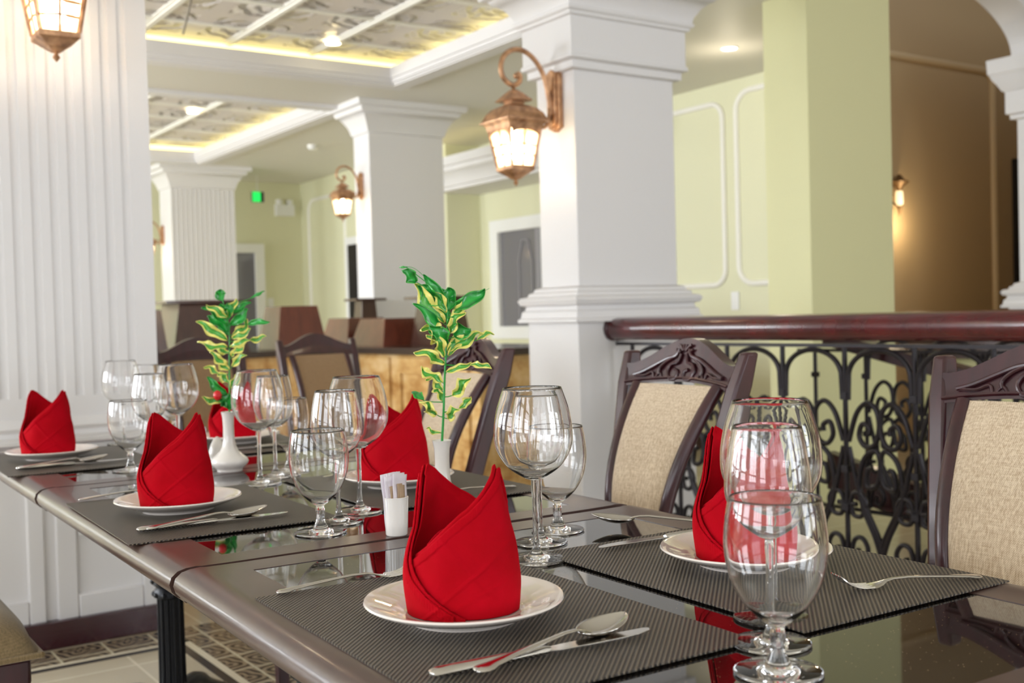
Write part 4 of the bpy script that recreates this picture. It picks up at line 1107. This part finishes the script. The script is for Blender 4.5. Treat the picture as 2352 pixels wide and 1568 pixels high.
for ci, (cu, cv) in enumerate(((0.773,1.571),(0.762,2.585))):
    for i in range(8):
        if sac is None:
            sac = sachet_mb().build('sugar_sachet', PAPER, solid=0.0012); o = sac
            pr_ = MB().grid(lambda u, v: (-0.006+0.012*u, -0.0022+0.0012*math.sin((0.35+v*0.4)*9), 0.045+v*0.035), 3, 6).build('printed_mark', PRINT, sac, solid=0.0003)
        else:
            o = sac.copy(); COL.objects.link(o)
            if kids(sac):
                c_ = kids(sac)[0].copy(); COL.objects.link(c_); c_.parent = o
        tag(o, 'white paper sachet, %s from the left in the cup %s' % (ORD[i], 'left of the front napkin' if ci == 0 else 'behind the second napkin'), 'sachet', 'sugar sachets in the %s cup' % ('near' if ci == 0 else 'far'))
        k_ = (i-3.5)/3.5
        o.location = UV(cu+0.0015*k_, cv+0.0095*k_, 0.7495); o.rotation_euler = (math.radians(2.5*k_), math.radians(random.uniform(-3, 3)), TH+math.radians(-36+random.uniform(-9, 9)))
        # fan across the cup as seen from the front
        p0 = Vector(UV(cu, cv, 0.750)); off = RT*(0.0100*k_) + FW*random.uniform(-0.006, 0.006)*0.8
        o.location = p0 + off*0.5 + Vector((0, 0, random.uniform(-0.002, 0.004))); o.rotation_euler = (math.radians(random.uniform(-3, 3)), math.radians(5.5*k_), math.radians(-34.4+random.uniform(30, 62)))
sh = MB().lathe([(0.0001,0.0),(0.017,0.0),(0.0195,0.004),(0.0215,0.016),(0.0205,0.032),(0.016,0.048),(0.010,0.060),(0.005,0.066),(0.0001,0.068)], 36).build('salt_shaker', PORC)
tag(sh, 'white teardrop shaker behind the vase with bulbous foot', 'shaker'); at_uv(sh, 0.826, 2.635, 0.75, 0)

# ------------------------------------------------------------------ chairs
def make_chair(fab, label, carved=True, group='carved dining chairs along the right side of the tables', waist=1.0, puff=0.055):
    # sitter looks along +x; origin on the floor under the seat centre
    t = empty('dining_chair', (0,0,0), 0, label, 'chair', group)
    hw = 0.20
    def half(z):    # half width to the outer post centre, waisted towards the seat
        top_, mid_ = hw-0.012, hw-0.012-0.062*waist
        if z >= 0.60: return mid_+(top_-mid_)*((z-0.60)/0.40)
        if z >= 0.45: return mid_
        return mid_+0.05*(0.45-z)/0.45*waist
    def back_x(z):    # outer post centre line
        if z < 0.45: return -0.21 - 0.07*((0.45-z)/0.45)**1.6
        return -0.21 - 0.135*((z-0.45)/0.55)**1.15
    def post(sy):
        P = []
        for i in range(15):
            z = 0.0 + 1.0*i/14
            sp_ = 0.018*max(0, (z-0.6)/0.4)
            P.append((back_x(z), sy*half(z), z))
        mb = MB(); vs = []; fs = []
        for i, (x, y, z) in enumerate(P):
            wx = 0.024 if z > 0.45 else 0.02; wy = 0.0165
            if i == 14: wx *= 0.7; wy *= 0.8
            vs += [(x-wx,y-wy,z),(x+wx,y-wy,z),(x+wx,y+wy,z),(x-wx,y+wy,z)]
        for i in range(14):
            for k_ in range(4): fs.append((4*i+k_, 4*i+(k_+1)%4, 4*i+4+(k_+1)%4, 4*i+4+k_))
        fs.append((3,2,1,0)); fs.append((56,57,58,59)); mb.add(vs, fs); return mb
    for sy in (-1, 1): post(sy).build('back_post', MAHOG, t, bevel=0.006, ang=35)
    # crest rail between the posts with arched top
    def crest_top(s_): return 0.966 + 0.062*(0.5+0.5*math.cos(PI*s_))**0.85 + 0.006*s_**4
    def crest_bot(s_): return 0.920 + 0.014*(1-s_*s_)
    mb = MB(); N = 40; vs = []; fs = []
    cw = half(0.955)-0.008
    for i in range(N+1):
        s_ = -1+2*i/N; y = s_*cw; zt, zb = crest_top(s_), crest_bot(s_)
        bow = -0.018*(1-s_*s_)
        for j in range(7):
            f = j/6; z = zb+(zt-zb)*f; x = back_x(z)+0.004+bow
            dx = 0.016 + (0.004 if j in (0, 1) else 0)
            vs.append((x+dx, y, z))
        for j in range(7):
            f = j/6; z = zb+(zt-zb)*f; vs.append((back_x(z)+0.004+bow-0.012, y, z))
    for i in range(N):
        a = 14*i; c_ = 14*(i+1)
        for j in range(6):
            fs.append((a+j, c_+j, c_+j+1, a+j+1)); fs.append((a+7+j+1, c_+7+j+1, c_+7+j, a+7+j))
        fs.append((a+6, c_+6, c_+13, a+13)); fs.append((a+7, c_+7, c_, a))
    fs.append(tuple(range(0,7))+tuple(range(13,6,-1))); e = 14*N; fs.append(tuple(range(e+6,e-1,-1))+tuple(range(e+7,e+14)))
    mb.add(vs, fs); cr = mb.build('crest_rail', MAHOG, t, ang=45)
    if carved:
        cv = MB()
        def C(y, z, o=0.0205):
            s_ = y/cw; return (back_x(z)+0.004-0.018*(1-s_*s_)+o, y, z)
        for sg in (-1, 1):
            D = lambda L_: [C(sg*y*1.12, 0.938+(z-0.91)*0.70) for y, z in L_]
            for L_, r in (([(0.014,1.005),(0.022,0.985),(0.045,0.975),(0.07,0.958),(0.105,0.933),(0.128,0.922)], 0.0042),
                          ([(0.128,0.922),(0.10,0.921),(0.08,0.932),(0.072,0.912),(0.06,0.930),(0.05,0.912)], 0.0030),
                          ([(0.008,0.990),(0.014,0.965),(0.03,0.958),(0.038,0.935),(0.028,0.912),(0.012,0.915),(0.01,0.935),(0.02,0.942)], 0.0040),
                          ([(0.03,0.978),(0.05,0.962),(0.062,0.942),(0.06,0.925)], 0.0036),
                          ([(0.004,1.0),(0.012,1.014),(0.018,1.018)], 0.0036), ([(0.002,1.0),(0.004,1.020)], 0.0036), ([(0.01,0.994),(0.024,1.004)], 0.0032)):
                cv.tube(smooth_path(D(L_), 5), r, 8, flat=1.0)
        cv.build('carving', MAHOG, cr)
        lip = [C(y_, crest_bot(y_/cw)+0.009, 0.021) for y_ in [(-0.96+1.92*i/20)*cw for i in range(21)]]
        MB().tube(lip, 0.0035, 6).build('bead_moulding', MAHOG, cr)
    # inner frame rods and padded panel, bowed forward at the small of the back
    def pad_x(z):
        f = (z-0.50)/(0.925-0.50); return back_x(z) + 0.012 + 0.055*math.sin(PI*min(1, max(0, f)))**0.9
    def pad_w(z):
        return half(z) - 0.056
    for sy in (-1, 1):
        P = [(pad_x(z), sy*(pad_w(z)+0.009), z) for z in [0.47+0.455*i/16 for i in range(17)]]
        MB().tube(P, 0.0145, 10).build('inner_stile', MAHOG, t)
    def padf(side):
        def fn(u, v):
            s_ = (u-0.5)*2; z = 0.505+(0.928-0.505)*v; e_ = (1-abs(s_)**4)*(1-abs(2*v-1)**8)
            return (pad_x(z) + side*(0.006+0.014*e_), s_*pad_w(z), z)
        return fn
    pm = MB().grid(padf(1), 20, 24); 
    pb = padf(-1); pm.grid(lambda u, v: pb(1-u, v), 20, 24)
    pm.build('back_pad', fab, t, ang=60)
    MB().box(-0.235, -0.20, -half(0.5), half(0.5), 0.46, 0.51).build('lower_back_rail', MAHOG, t, bevel=0.004)
    # seat
    MB().box(-0.22, 0.22, -0.215, 0.215, 0.39, 0.445).build('seat_frame', MAHOG, t, bevel=0.008)
    def seat(u, v):
        a, b_ = (u-0.5)*2, (v-0.5)*2; e_ = max(0, (1-abs(a)**5)*(1-abs(b_)**5))
        return (a*0.232-0.0+0.003, b_*0.228, 0.452+puff*e_**0.5)
    cu_ = MB().grid(seat, 28, 28).grid(lambda u, v: (seat(1-u, v)[0], seat(u, v)[1], 0.446), 4, 4).build('seat_cushion', fab, t, ang=70)
    pipe = [(0.236,-0.228,0.451),(0.236,0.228,0.451),(-0.229,0.228,0.451),(-0.229,-0.228,0.451),(0.236,-0.228,0.451)]
    MB().tube(pipe, 0.0065, 8).build('piping', fab, cu_)
    for sy in (-1, 1):
        MB().frus((0.168,0.212,sy*0.188-0.022,sy*0.188+0.022), 0.40, (0.168,0.212,sy*0.188-0.022,sy*0.188+0.022), 0.38).frus((0.178,0.206,sy*0.19-0.014,sy*0.19+0.014), 0.0, (0.168,0.212,sy*0.188-0.022,sy*0.188+0.022), 0.40).build('front_leg', MAHOG, t, bevel=0.003)
        MB().box(-0.20, 0.18, sy*0.185-0.01, sy*0.185+0.01, 0.20, 0.225).build('stretcher', MAHOG, t, bevel=0.002)
    return t
XC = 1.70 - 0.345     # crest of the right chairs stands at x = 1.70
ch1 = make_chair(FAB, 'carved dining chair with pale beige back, left of the front glasses')
ch1.location = (XC, 1.81, 0); ch1.rotation_euler.z = PI - 0.02
ch1.location = (1.70-0.345+0.0, 1.81, 0)
dup(ch1, (XC, 0.975, 0), PI+0.0, 'carved dining chair cut by the right edge of the photo')
dup(ch1, (XC+0.02, 2.72, 0), PI-0.04, 'carved dining chair behind the tall sprig, beige back half hidden')
chL = make_chair(FABO, 'olive cushioned chair whose seat corner shows at the bottom left', group='tan backed dining chairs', waist=0.3, puff=0.085)
chL.location = (0.205, 2.50, 0.012)
chB = make_chair(FABB, 'dark framed chair with tan back facing us left of the tall sprig', carved=False, group='tan backed dining chairs', waist=0.15)
chB.location = (2.225, 4.56, 0); chB.rotation_euler.z = -PI/2
dup(chB, (1.60, 4.41, 0), -PI/2, 'dark framed chair with tan back behind the left vase and fluted pillar')
